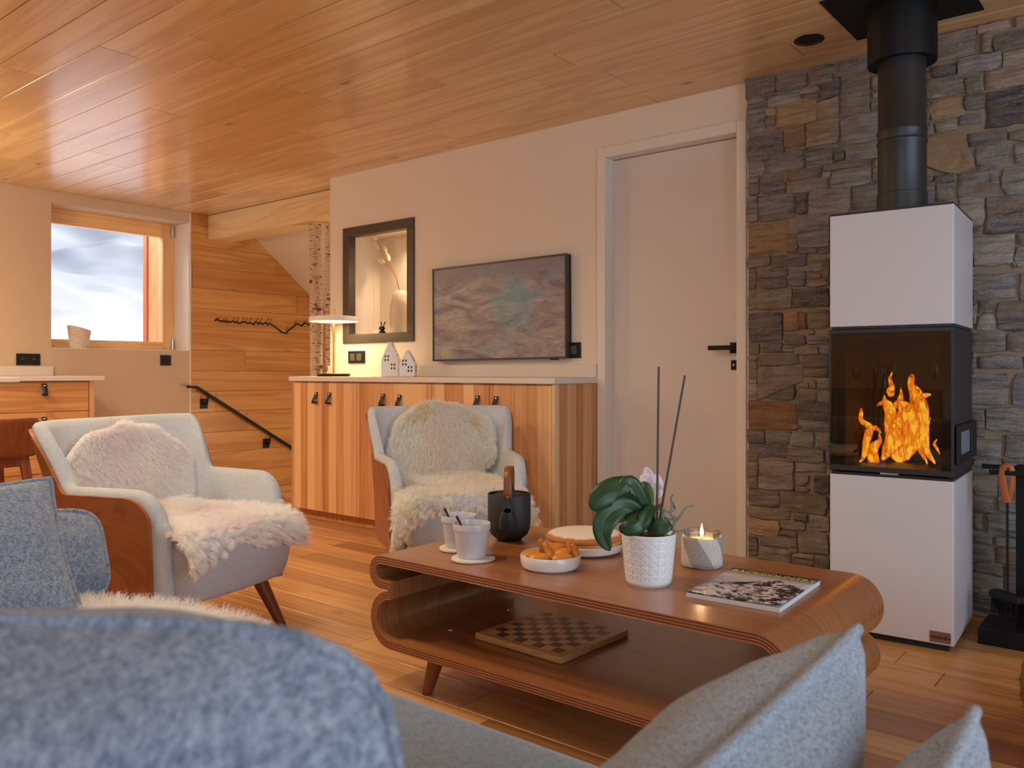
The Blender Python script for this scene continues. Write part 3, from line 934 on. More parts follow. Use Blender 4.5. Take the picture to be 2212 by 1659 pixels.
def plate_left(x0, y0, x1, y1, label, cat, n, sock, name):
    a, b = P(x0, y0, X=WX), P(x1, y1, X=WX)
    zc = (a.z + b.z) / 2
    h = abs(a.z - b.z)
    o = thing(name, (WX, (a.y + b.y) / 2, zc), label, cat)
    MB().box(WX + 0.0002, WX + 0.009, a.y, b.y, zc - h / 2, zc + h / 2).build('plate', M['black_plastic'], o, False, bevel=0.002)
    for i in range(n):
        yc = a.y + (b.y - a.y) * (i + 0.5) / n
        if sock:
            s = MB()
            s.tube([(WX + 0.0088, yc, zc), (WX + 0.0105, yc, zc)], [0.021, 0.021], 24)
            so = s.build('socket_well', M['collar'], o)
            for dy, dz in ((-0.009, 0), (0.009, 0), (0, 0.012)):
                MB().cyl((WX + 0.0104, yc + dy, zc + dz), (WX + 0.0112, yc + dy, zc + dz), 0.0028, n=8).build('contact', M['steel'], so)
        else:
            MB().box(WX + 0.0088, WX + 0.013, yc - 0.02, yc + 0.02, zc - 0.022, zc + 0.022).build('rocker', M['black_metal'], o, False, bevel=0.002)


plate_left(34.5, 763.5, 86, 789, 'black double power socket on the beige wall above the drawer unit', 'socket', 2, True, 'wall_socket')
plate_left(346, 767, 368.5, 789.5, 'black single switch on the beige wall below the window', 'switch', 1, False, 'wall_switch')

# ---- table lamp on the sideboard
lp = P(721, 808, Y=3.50)
LX, LYY = lp.x, 3.50
lamp = thing('table_lamp', (LX, LYY, TOPZ), 'brass table lamp with a flat white disc shade on the sideboard', 'lamp')
MB().lathe([(0.0, 0.0005), (0.106, 0.0005), (0.106, 0.017), (0.0, 0.017)], (LX, LYY, TOPZ), 40).build('base', M['black_metal'], lamp, bevel=0.002)
MB().lathe([(0.0, 0.0172), (0.122, 0.0172), (0.122, 0.0195), (0.0, 0.0195)], (LX, LYY, TOPZ), 40).build('base_plate', M['brass'], lamp)
sz = P(721, 690, Y=LYY).z - TOPZ
MB().lathe([(0.006, 0.0196), (0.0068, 0.03), (0.0068, sz + 0.07), (0.004, sz + 0.072)], (LX, LYY, TOPZ), 16).build('stem', M['brass'], lamp)
MB().lathe([(0.008, sz + 0.016), (0.150, sz + 0.018), (0.159, sz + 0.012), (0.160, sz - 0.014), (0.157, sz - 0.016), (0.155, sz - 0.012), (0.008, sz - 0.010)], (LX, LYY, TOPZ), 48).build('shade', plain('shade_white', (240, 232, 220), 0.35), lamp)
MB().lathe([(0.009, sz - 0.0145), (0.154, sz - 0.0145), (0.154, sz - 0.013), (0.009, sz - 0.013)], (LX, LYY, TOPZ), 48).build('diffuser', emis('lamp_diffuser', (255, 220, 150), 7.0), lamp)
MB().tube([(LX - 0.055, LYY - 0.03, TOPZ + 0.020), (LX - 0.05, LYY - 0.03, TOPZ + 0.028), (LX - 0.03, LYY - 0.03, TOPZ + 0.028), (LX - 0.025, LYY - 0.03, TOPZ + 0.020)], 0.004, 8).build('switch_knob', M['brass'], lamp)
light('lamp_glow', 'AREA', (LX, LYY, TOPZ + sz - 0.018), 3.2, (1.0, 0.76, 0.42), target=(LX, LYY, 0), size=0.26)


# ---- ceramic houses
def house(px, py, w, d, h, rz, label):
    b = P(px, py, Y=3.50)
    e = thing('ceramic_house', (b.x, 3.50, TOPZ), label, 'ornament', 'ceramic houses on the sideboard', rz)
    T = Matrix.Translation((b.x, 3.50, TOPZ)) @ Matrix.Rotation(rz, 4, 'Z')
    wl_ = h * 0.48
    pf = [(-w / 2, 0.0005), (w / 2, 0.0005), (w / 2, wl_), (0.006, h), (-0.006, h), (-w / 2, wl_)]
    MB(T).loft([[(x, y, z) for x, z in pf] for y in (-d / 2, d / 2)]).build('body', M['ceramic'], e, False, bevel=0.004)
    hm = M['hole_shade']
    holes = []
    for cx_, cz_ in ((-w * 0.16, wl_ * 1.12), (w * 0.2, wl_ * 0.62)):
        for i in (-1, 1):
            for j in (-1, 1):
                holes.append(MB(T).box(cx_ + i * 0.009 - 0.0045, cx_ + i * 0.009 + 0.0045, -d / 2 - 0.0006, -d / 2 + 0.004, cz_ + j * 0.011 - 0.0065, cz_ + j * 0.011 + 0.0065))
    for i in (-1, 1):
        for j in (-1, 1):
            holes.append(MB(T).box(w / 2 - 0.004, w / 2 + 0.0006, i * 0.009 + d * 0.1 - 0.004, i * 0.009 + d * 0.1 + 0.004, wl_ * 0.62 + j * 0.011 - 0.006, wl_ * 0.62 + j * 0.011 + 0.006))
    # roof pinholes, their shade drawn as dark discs
    nx, nz = (h - wl_), w / 2
    ln = math.hypot(nx, nz)
    for row, cnt in ((0.72, 1), (0.5, 2), (0.28, 3)):
        for q in range(cnt):
            yy = (q - (cnt - 1) / 2) * d * 0.26
            xc, zc = w / 2 - row * (w / 2 - 0.006), wl_ + row * (h - wl_)
            c0 = T @ Vector((xc - 0.002, yy, zc))
            holes.append(MB().cyl(c0, c0 + (T.to_3x3() @ Vector((nx / ln, 0, nz / ln))) * 0.0024, 0.004, n=8))
    for q in holes:
        q.build('hole_shade_patch', hm, e, False)


M['hole_shade'] = plain('hole_dark', (80, 44, 26), 0.8)  # dark colour stands in for the shade inside the house openings
house(845, 811, 0.108, 0.085, 0.212, math.radians(34), 'taller of the two white ceramic houses on the sideboard')
house(882, 811, 0.094, 0.078, 0.160, math.radians(34), 'shorter white ceramic house standing in front of the taller one')

# ---- niche contents
def niche_at(px, py, Y):
    return P(px, py, Y=Y)


VY = WY + 0.13
vb = P(866, 728, Y=VY)
vz = c0 + 0.0005
vt = P(868, 628, Y=VY).z - vz
vr = 0.5 * (P(884, 700, Y=VY).x - P(850, 700, Y=VY).x)
vase = thing('vase', (vb.x, VY, vz), 'tall cream ribbed vase with dried stems in the wall niche', 'vase')
t = NT('vase_cream')
v = t.coord('Object', (90, 90, 3), rnd=False)
t.color(t.mix(lin((236, 220, 196)), lin((214, 192, 164)), t.noise(v, 1.0, 3)))
t.bump(t.noise(v, 1.0, 3), 0.4, 0.004)
t.set(Roughness=0.6)
MB().lathe([(0, 0), (vr * 0.92, 0), (vr * 0.98, vt * 0.04), (vr, vt * 0.35), (vr * 0.93, vt * 0.7), (vr * 0.74, vt * 0.9), (vr * 0.52, vt * 0.985), (vr * 0.46, vt), (vr * 0.40, vt * 0.99), (vr * 0.38, vt * 0.9)], (vb.x, VY, vz), 36, False).build('body', t.m, vase)
stem_m, tuft_m = plain('dry_stem', (150, 104, 62), 0.8), plain('bunny_tail', (240, 226, 190), 0.95, var=0.08, bump=0.8, bscale=300)
stz = vz + vt * 0.93
root = Vector((vb.x, VY, stz))
stems = [((815, 518), (806, 497)), ((822, 544), (808, 527)), ((836, 545), (828, 530)), ((842, 565), (832, 545)), ((829, 572), (817, 560)), ]
heads = [((803.5, 503), (814, 518)), ((803, 519), (820, 538)), ((826, 530), (834, 545)), ((833, 545), (841, 563)), ((815, 560), (830, 568))]
for i, ((ax, ay), (bx, by)) in enumerate(heads):
    dy = VY - 0.02 + 0.012 * i
    a, b = P(ax, ay, Y=dy), P(bx, by, Y=dy)
    mid = P(861 - i * 0.6, 618 - i, Y=VY)
    ctrl = mid + (b - mid) * 0.35 + Vector((0.02 + 0.004 * i, 0, 0.02))
    pts = [root, mid] + [(1 - q) ** 2 * mid + 2 * q * (1 - q) * ctrl + q * q * b for q in (0.2, 0.4, 0.6, 0.8, 1.0)]
    st_ = MB().tube(pts, 0.0016, 6).build('dry_stem', stem_m, vase)
    d = a - b
    MB().tube([b + d * q for q in (-0.05, 0.1, 0.35, 0.65, 0.9, 1.04)], [0.003, 0.011, 0.0165, 0.0155, 0.009, 0.001], 10).build('seed_head', tuft_m, st_)
# reindeer
ry = WY + 0.07
rb = P(826, 728.5, Y=ry)
rz_ = c0 + 0.0005
figure = thing('deer_figurine', (rb.x, ry, rz_), 'small black deer figurine with antlers in the wall niche', 'figurine')
k = 0.0285 / 0.026
MB().lathe([(0, 0), (0.026 * k, 0), (0.0285 * k, 0.012), (0.0265 * k, 0.03), (0.019 * k, 0.046), (0.010 * k, 0.055), (0.006, 0.058)], (rb.x, ry, rz_), 24).build('body', M['black_plastic'], figure)
hc_ = Vector((rb.x - 0.002, ry, rz_ + 0.068))
MB().tube([hc_ + Vector((0.02, 0, -0.002)), hc_ + Vector((0.014, 0, 0.0)), hc_, hc_ + Vector((-0.016, -0.004, 0.001)), hc_ + Vector((-0.023, -0.006, 0.0))], [0.006, 0.013, 0.0155, 0.012, 0.005], 14).build('head', M['black_plastic'], figure)
for sgn in (-1, 1):
    a0_ = hc_ + Vector((0.004 + 0.006 * sgn, 0, 0.012))
    an = MB()
    tip = a0_ + Vector((0.018 * sgn + 0.006, 0, 0.032))
    an.tube([a0_, a0_ + Vector((0.008 * sgn, 0, 0.012)), tip], [0.0028, 0.0026, 0.0014], 6)
    for q in (0.35, 0.6, 0.8):
        b0 = a0_ + (tip - a0_) * q
        an.tube([b0, b0 + Vector((0.010 * sgn, 0, 0.004))], [0.0024, 0.001], 6)
        an.tube([b0, b0 + Vector((-0.004 * sgn, 0, 0.009))], [0.0022, 0.001], 6)
    an.build('antler', M['black_plastic'], figure)
MB().lathe([(0, 0), (0.008, 0.003), (0.0085, 0.008), (0.003, 0.013)], (rb.x + 0.03, ry, rz_ + 0.005), 12).build('tail', M['black_plastic'], figure)
tb = P(813, 729, Y=ry + 0.06)
tag(MB().lathe([(0, 0), (0.017, 0), (0.017, 0.062), (0.013, 0.062), (0.012, 0.05), (0, 0.05)], (tb.x, ry + 0.06, rz_), 20).build('tealight_glass', M['ceramic']), 'small white ribbed tealight cup behind the deer in the niche', 'cup')

# ---- birch trunks
t = NT('birch_bark')
v = t.coord('Object', (1, 1, 2.0))
sp = t.ramp(t.noise(t.coord('Object', (26, 26, 120)), 1.0, 2, 0.5), [(0.60, (0, 0, 0)), (0.64, (1, 1, 1))])
big = t.ramp(t.noise(t.coord('Object', (5, 5, 16)), 1.0, 4, 0.6), [(0.60, (0, 0, 0)), (0.66, (1, 1, 1))])
base = t.mix(lin((228, 208, 184)), lin((208, 178, 146)), t.noise(v, 7, 3))
base = t.mix(base, lin((96, 62, 42)), sp)
base = t.mix(base, lin((84, 68, 60)), big)
t.color(base)
t.bump(t.math('ADD', sp, big), 0.6, -0.004)
t.set(Roughness=0.8)


def trunk(pxs, Y, z0, z1, rad, label, seed):
    e = None
    rr_ = random.Random(seed)
    mb = MB()
    pts = []
    n = 22
    for i in range(n + 1):
        zz = z0 + (z1 - z0) * i / n
        f = i / n
        px = pxs[0] + (pxs[1] - pxs[0]) * f + math.sin(f * 9 + seed) * 1.6
        q = P(px, 700, Y=Y)
        pts.append((q.x, Y + math.sin(f * 5 + seed) * 0.006, zz))
    o = mb.tube(pts, [rad * (1 + 0.07 * rr_.uniform(-1, 1)) for _ in pts], 18).build('birch_trunk', t.m)
    tag(o, label, 'trunk')
    for q in range(3):
        i = rr_.randint(6, 16)
        p = Vector(pts[i])
        MB().tube([p + Vector((rad * 0.8, -rad * 0.3, 0)), p + Vector((rad * 1.35, -rad * 0.45, 0.012))], [0.012, 0.006], 8).build('branch_stub', t.m, o)


trunk((687, 681), 4.03, -0.4, 2.0905, 0.047, 'thicker birch trunk standing behind the stair end of the sideboard', 2)
trunk((713, 710), 4.05, -0.4, 2.0905, 0.030, 'thinner birch trunk beside the end of the television wall', 5)

# ---- mountain skyline line on the plank wall
ridge = [(297, 245), (320, 222), (340, 245), (360, 250), (378, 243), (392, 258), (408, 240), (420, 262), (436, 250), (450, 258), (480, 245), (498, 264), (516, 250), (532, 272), (560, 262), (590, 256), (605, 258), (625, 272), (650, 260), (682, 284), (700, 256), (718, 256), (732, 280), (750, 258), (770, 282), (790, 264), (810, 264), (822, 286), (840, 266), (900, 308), (960, 356), (1005, 370), (1030, 340), (1075, 308), (1110, 272), (1165, 296), (1188, 266), (1212, 272), (1260, 308), (1300, 300), (1330, 316)]
toW = lambda q, X: P(400 + q[0] / 4.61, 640 + q[1] / 4.61, X=X)
art = thing('skyline_wall_art', toW((640, 270), WX + 0.006), 'thin black mountain skyline line mounted on the plank stair wall', 'wall art')
MB().tube([toW(q, WX + 0.006) for q in ridge], 0.0062, 6).build('ridge_line', M['black_metal'], art)
for q in (320, 372, 404, 470, 514, 566, 598, 640, 706, 750, 812, 844, 1092, 1180, 1000):
    yy = 344 if q == 1000 else (270 if q > 1050 else 250)
    MB().tube([toW((q, yy), WX + 0.004), toW((q + 22, yy - 36), WX + 0.004)], 0.0018, 4).build('peak_mark', M['black_metal'], art)

# ---- handrail
hr = thing('handrail', P(500, 880, X=WX + 0.06), 'thin black metal handrail descending along the plank stair wall', 'handrail')
hx_ = WX + 0.06
p0, p1, p2 = P(406, 835.5, X=hx_), P(424, 836, X=hx_), P(631, 968, X=hx_)
p3 = p1 + (p2 - p1) * 1.9
MB().tube([p0, p1, p1 + (p2 - p1) * 0.03, p3], 0.020, 4, sq=(1.3, 0.75)).build('rail', M['black_metal'], hr, False)
for (ax, ay), (cx_, cy_) in (((451, 857), (440, 872)), ((585.5, 943), (574.5, 957.5))):
    top, pl = P(ax, ay, X=hx_), P(cx_, cy_, X=WX + 0.001)
    br_ = MB().box(WX + 0.0012, WX + 0.010, pl.y - 0.034, pl.y + 0.034, pl.z - 0.042, pl.z + 0.042).build('wall_plate', M['black_metal'], hr, False, bevel=0.002)
    MB().tube([(WX + 0.010, pl.y, pl.z), (hx_ - 0.008, pl.y, pl.z), (hx_, pl.y, pl.z + 0.012), (hx_, pl.y + (top.y - pl.y) * 0.5, top.z + 0.0)], 0.008, 10).build('bracket_arm', M['black_metal'], hr)

# ---- drawer unit on the left wall, island top, stool
QX = -5.92
yR = P(204, 850, X=QX).y
du = thing('drawer_unit', (-6.24, yR - 0.6, 0), 'pale ash drawer unit with leather tabs against the beige wall', 'drawers')
MB().box(WX + 0.001, QX - 0.02, -0.6, yR, 0.06, 0.888).build('body', M['drawer'], du, False)
MB().box(QX - 0.0195, QX, yR - 0.035, yR, 0.06, 0.888).build('end_panel', M['staves'], du, False, bevel=0.001)
zz = [0.880, P(196, 886.5, X=QX).z, 0.47, 0.27, 0.07]
hp = [P(95, 833, X=QX), P(95, 902, X=QX)]
for i in range(4):
    for k_, (ya, yb) in enumerate(((yR - 0.92, yR - 0.038), (yR - 1.80, yR - 0.924))):
        dr = MB().box(QX - 0.0195, QX, ya + 0.002, yb - 0.002, zz[i + 1] + 0.002, zz[i] - 0.002).build('drawer', M['drawer'], du, False, bevel=0.0015)
        yy = hp[0].y if k_ == 0 else hp[0].y - 0.88
        leather_pull(QX, yy, zz[i] - (zz[0] - hp[0].z if i == 0 else 0.045), dr, 'X', 1.25)
tag(MB().box(WX + 0.001, QX + 0.025, -0.6, yR + 0.06, 0.8885, 0.919).build('worktop', M['worktop'], None, False, bevel=0.003), 'pale stone worktop on top of the drawer unit under the window', 'worktop')
yS = P(113, 800, X=WX).y
tag(MB().box(WX + 0.0005, WX + 0.02, -0.6, yS, 0.9195, P(60, 791, X=WX).z).build('splashback', M['worktop'], None, False, bevel=0.002), 'low pale upstand on the beige wall behind the drawer unit worktop', 'upstand')
ic = P(43, 821, z=0.912)
IX, IY = -4.90, 1.813
isl = thing('kitchen_island', (-5.2, 0.6, 0), 'kitchen island whose white worktop corner juts in by the wooden stool', 'island')
MB().box(-5.42, IX, -0.6, IY, 0.893, 0.918).build('top', M['white_paint'], isl, False, bevel=0.003)
MB().box(-5.40, -5.05, -0.55, 1.0, 0.0, 0.892).build('body', M['drawer'], isl, False)

# ---- pot on the window sill
pt_ = P(171, 753, X=GX + 0.12)
t = NT('stone_pot')
t.color(t.mix(lin((224, 206, 190)), lin((196, 172, 150)), t.ramp(t.noise(t.coord(), 90, 3), [(0.5, (0, 0, 0)), (0.66, (1, 1, 1))])))
t.bump(t.noise(t.coord(), 90, 3), 0.8, 0.004)
t.set(Roughness=0.9)
mb = MB()
rings = []
for r_, z_, tilt in ((0.0, 0, 0), (0.062, 0, 0), (0.070, 0.05, 0), (0.084, 0.155, 0.022), (0.078, 0.155, 0.022), (0.066, 0.06, 0), (0, 0.05, 0)):
    rings.append([(pt_.x + r_ * math.cos(a), pt_.y + r_ * math.sin(a), WZ0 + 0.0045 + z_ - tilt * math.sin(a)) for a in np.linspace(0, 2 * PI, 28, endpoint=False)])
tag(mb.loft(rings).build('stone_pot', t.m), 'rough beige pot with a slanted rim on the window sill', 'pot')

# ---- stool
SXo, SYo = -4.45, 1.50
stl = thing('bar_stool', (SXo - 0.2, SYo, 0), 'dark wooden stool with a bent plywood back by the white island', 'stool')
sb1, sb0 = P(60, 902, X=SXo).z, P(60, 985, X=SXo).z
ye = P(84, 930, X=SXo).y


def stool_back(u, v):
    y = ye - 0.44 * v
    a = (v - 0.5) * 2
    x = SXo + 0.05 - 0.07 * a * a + 0.03 * u
    rc = 0.03
    z = sb0 + (sb1 - sb0) * u
    e = max(0, abs(a) - 0.86) / 0.14
    zc = (sb0 + sb1) / 2
    return (x, y, zc + (z - zc) * (1 - 0.35 * e * e))


MB().grid(stool_back, 8, 18).build('backrest', M['stool_wood'], stl, solid=0.016, angle=80)
ymid = ye - 0.22
MB().grid(lambda u, v: (SXo - 0.42 + 0.40 * u, ymid - 0.2 + 0.4 * v, 0.60 - 0.02 * math.sin(PI * v)), 6, 8).build('seat', M['stool_wood'], stl, solid=0.022, angle=80)
MB().box(SXo - 0.02, SXo + 0.005, ymid - 0.17, ymid + 0.17, sb0 - 0.05, sb0 + 0.01).build('back_rail', M['stool_wood'], stl, False, bevel=0.006)
for sx_, sy_ in ((0, 1), (0, -1), (1, 1), (1, -1)):
    xa = SXo - 0.015 if not sx_ else SXo - 0.36
    MB().tube([(xa, ymid + sy_ * 0.155, 0.585 if sx_ else sb0 - 0.005), (xa + (0.06 if not sx_ else -0.05), ymid + sy_ * 0.215, 0.0005)], [0.026, 0.019], 4, sq=(1.1, 1.0)).build('leg', M['stool_wood'], stl, False, bevel=0.004)
for zq, xa in ((0.22, SXo + 0.015), (0.22, SXo - 0.385)):
    MB().box(xa - 0.011, xa + 0.011, ymid - 0.19, ymid + 0.19, zq, zq + 0.03).build('foot_rail', M['stool_wood'], stl, False, bevel=0.004)

# ================================================================== STOVE
ST = math.radians(2.7)
Xd, Yd = Vector((math.cos(ST), math.sin(ST), 0)), Vector((-math.sin(ST), math.cos(ST), 0))
corner = Vector((-0.610, 3.1055, 0))
SW, SD = 0.404, 0.4256
stc = corner - Xd * SW / 2 + Yd * SD / 2
TS = Matrix.Translation(stc) @ Matrix.Rotation(ST, 4, 'Z')
zS = lambda y: EYE - (y - HY) * 0.0015554
stove = thing('wood_stove', stc, 'tall white wood burning stove with a glass front against the stone wall', 'stove', None, ST)
hw, hd = SW / 2, SD / 2
MB(TS).box(-hw + 0.02, hw - 0.02, -hd + 0.02, hd - 0.02, 0.0, 0.024).build('base', M['stove_black'], stove, False)


def panel_block(z0, z1, name):
    m = MB(TS)
    m.box(-hw, hw - 0.004, -hd, -hd + 0.012, z0, z1)
    m.build(name, M['stove_white'], stove, False, bevel=0.002)
    MB(TS).box(hw - 0.012, hw, -hd + 0.0005, hd, z0, z1).build(name, M['stove_white'], stove, False, bevel=0.002)
    MB(TS).box(-hw, -hw + 0.012, -hd + 0.013, hd, z0, z1).build(name, M['stove_white'], stove, False, bevel=0.002)


zl1, zu0, zu1 = zS(1041.5), zS(698.5), zS(439.3)
panel_block(0.025, zl1, 'white_panel')
panel_block(zu0, zu1, 'white_panel')
MB(TS).box(-hw + 0.002, hw - 0.002, -hd + 0.003, hd - 0.002, zu1, zu1 + 0.008).build('top_plate', M['stove_black'], stove, False, bevel=0.001)
MB(TS).box(-hw + 0.004, hw - 0.003, -hd + 0.002, hd - 0.003, zl1 + 0.0005, zl1 + 0.010).build('slab', M['stove_black'], stove, False, bevel=0.002)
MB(TS).box(-hw + 0.004, hw - 0.003, -hd + 0.002, hd - 0.003, zu0 - 0.010, zu0 - 0.0005).build('slab', M['stove_black'], stove, False, bevel=0.002)
MB(TS).box(-0.03, 0.03, -hd - 0.004, -hd + 0.02, zl1 + 0.0105, zl1 + 0.016).build('air_slider', M['steel'], stove, False)
f0, f1 = zl1 + 0.012, zu0 - 0.012
bx = MB(TS)
bx.box(hw - 0.02, hw - 0.002, -hd + 0.0, hd - 0.004, f0, f1).box(-hw + 0.002, -hw + 0.02, -hd + 0.0, hd - 0.004, f0, f1).box(-hw + 0.02, hw - 0.02, hd - 0.02, hd - 0.004, f0, f1)
bx.box(-hw + 0.02, hw - 0.02, -hd + 0.02, hd - 0.02, f0, f0 + 0.02).box(-hw + 0.02, hw - 0.02, -hd + 0.02, hd - 0.02, f1 - 0.02, f1)
bx.build('firebox', M['stove_black'], stove, False, bevel=0.001)
M['vermiculite'] = plain('firebrick', (64, 52, 38), 0.9, var=0.25)
lb = MB(TS)
lb.box(-hw + 0.0205, hw - 0.0205, hd - 0.05, hd - 0.0205, f0 + 0.0205, f1 - 0.0205)
lb.box(-hw + 0.0205, -hw + 0.045, -hd + 0.03, hd - 0.051, f0 + 0.0205, f1 - 0.0205).box(hw - 0.045, hw - 0.0205, -hd + 0.03, hd - 0.051, f0 + 0.0205, f1 - 0.0205)
lb.build('firebrick_lining', M['vermiculite'], stove, False)
d0, d1 = zS(1031), zS(706)
dm = MB(TS)
yF = -hd - 0.012
dm.box(-hw - 0.001, hw + 0.001, yF, -hd - 0.0005, d0, d0 + 0.019).box(-hw - 0.001, hw + 0.001, yF, -hd - 0.0005, d1 - 0.014, d1)
dm.box(-hw - 0.001, -hw + 0.004, yF, -hd - 0.0005, d0 + 0.019, d1 - 0.014).box(hw - 0.008, hw + 0.001, yF, -hd - 0.0005, d0 + 0.019, d1 - 0.014)
sdoor = dm.build('stove_door', M['stove_black'], stove, False, bevel=0.001)
M['fire_glass'] = glassy('fire_glass', (0.80, 0.62, 0.28), 1.5, 1.5)
MB(TS).box(-hw + 0.004, hw - 0.008, yF + 0.003, yF + 0.007, d0 + 0.019, d1 - 0.014).build('fire_glass', M['fire_glass'], sdoor, False)
# side handle
hy0, hy1 = -hd + 0.02, hd + 0.012
hm_ = MB(TS)
z0_, z1_ = zS(1003) - 0.005, zS(919) - 0.002
hm_.box(hw - 0.0005, hw + 0.012, hy0 + 0.0, hy0 + 0.05, z0_, z1_).box(hw - 0.0005, hw + 0.012, hy1 - 0.11, hy1, z0_, z1_)
hm_.box(hw - 0.0005, hw + 0.012, hy0 + 0.05, hy1 - 0.11, z0_, z0_ + 0.026).box(hw - 0.0005, hw + 0.012, hy0 + 0.05, hy1 - 0.11, z1_ - 0.026, z1_)
hm_.build('side_handle', M['black_plastic'], stove, False, bevel=0.004)
MB(TS).box(hw - 0.0006, hw + 0.003, hy0 + 0.05, hy1 - 0.11, z0_ + 0.026, z1_ - 0.026).build('handle_recess', plain('handle_recess', (120, 130, 142), 0.4), stove, False)
# name plate
pl0, pl1 = zS(1391), zS(1371)
bp = MB(TS).box(hw - 0.004 - 0.070, hw - 0.010, -hd - 0.0022, -hd, pl0 - 0.004, pl1 + 0.002).build('name_plate', plain('plate_bronze', (128, 96, 80), 0.45, metal=0.2), stove, False, bevel=0.001)
text('neocube', 0.0185, TS @ Matrix.Translation((hw - 0.041, -hd - 0.0026, (pl0 + pl1) / 2 - 0.001)) @ Matrix.Rotation(PI / 2, 4, 'X'), M['black_metal'], 'lettering', bp, 'CENTER', 0.0003)
# flue
FX, FYp = stc.x, 3.30
zc_ = 2.09
flue = thing('flue_pipe', (FX, FYp, zu1 + 0.009), 'dark grey flue pipe rising from the stove into a black ceiling collar', 'flue')
R_ = 0.083
MB().lathe([(R_ + 0.003, zu1 + 0.0085), (R_ + 0.003, zu1 + 0.09), (R_, zu1 + 0.092), (R_ + 0.001, 1.60), (R_ + 0.001, 1.603), (R_, 1.604), (R_, 1.785), (R_ + 0.004, 1.791), (R_ + 0.0045, 1.797), (R_, 1.804), (R_ + 0.001, 1.826), (R_ + 0.0045, 1.832), (R_ + 0.004, 1.838), (R_ - 0.001, 1.846), (R_ - 0.001, 2.2)], (FX, FYp, 0), 48).build('pipe', M['pipe'], flue)
MB().lathe([(R_ + 0.001, zc_ + 0.004), (0.114, zc_ + 0.002), (0.1175, zc_), (0.1185, zc_ + 0.004), (0.1185, CEIL - 0.004), (R_ + 0.001, CEIL - 0.004)], (FX, FYp, 0), 48).build('collar', M['collar'], flue)
MB().box(-1.042, -0.587, 3.055, 3.503, CEIL - 0.0035, CEIL - 0.0005).build('ceiling_plate', M['collar'], flue, False)
for sx_, sy_ in ((-1.02, 3.08), (-1.02, 3.28), (-1.02, 3.48), (-0.61, 3.08), (-0.61, 3.48)):
    MB().lathe([(0.005, -0.0015), (0.005, 0)], (sx_, sy_, CEIL - 0.0035), 10).build('screw', M['black_metal'], flue)

# ---- fire
t = NT('flame')
sx = t.node('ShaderNodeSeparateXYZ')
t.link(t.coord('UV', (1, 1, 1), rnd=False), sx.inputs[0])
nz = t.noise(t.coord('Object', (52, 52, 8), rnd=True), 1.0, 4, 0.6, 1.0)
nf = t.noise(t.coord('Object', (150, 150, 16), rnd=True), 1.0, 3, 0.6, 0.8)
lw_ = t.node('ShaderNodeLayerWeight', Blend=0.5)
core = t.math('SUBTRACT', 1.0, lw_.outputs['Facing'])
dens = t.math('ADD', t.math('MULTIPLY', core, 0.95), t.math('MULTIPLY', t.math('SUBTRACT', nz, 0.5), 2.2))
dens = t.math('ADD', dens, t.math('MULTIPLY', t.math('SUBTRACT', nf, 0.5), 0.9))
dens = t.math('SUBTRACT', dens, t.math('MULTIPLY', sx.outputs[1], 0.16))
colr = t.ramp(dens, [(0.15, (0.75, 0.055, 0.0)), (0.42, (1.0, 0.15, 0.004)), (0.62, (1.0, 0.29, 0.012)), (0.82, (1.0, 0.52, 0.06)), (1.0, (1.0, 0.80, 0.26))])
em = t.node('ShaderNodeEmission')
t.link(colr, em.inputs['Color'])
t.link(t.math('ADD', 0.75, t.math('MULTIPLY', t.ramp(dens, [(0.3, (0, 0, 0)), (1.0, (1, 1, 1))]), 0.9)), em.inputs['Strength'])
tr = t.node('ShaderNodeBsdfTransparent')
mx = t.node('ShaderNodeMixShader')
t.link(t.ramp(dens, [(0.16, (0, 0, 0)), (0.40, (0.45, 0.45, 0.45)), (0.70, (0.92, 0.92, 0.92))]), mx.inputs[0])
t.link(tr.outputs[0], mx.inputs[1])
t.link(em.outputs[0], mx.inputs[2])
t.link(mx.outputs[0], t.out.inputs['Surface'])
M['flame'] = t.m
fire = thing('fire', TS @ Vector((0, 0.02, f0 + 0.03)), 'orange log fire burning behind the stove glass', 'fire')
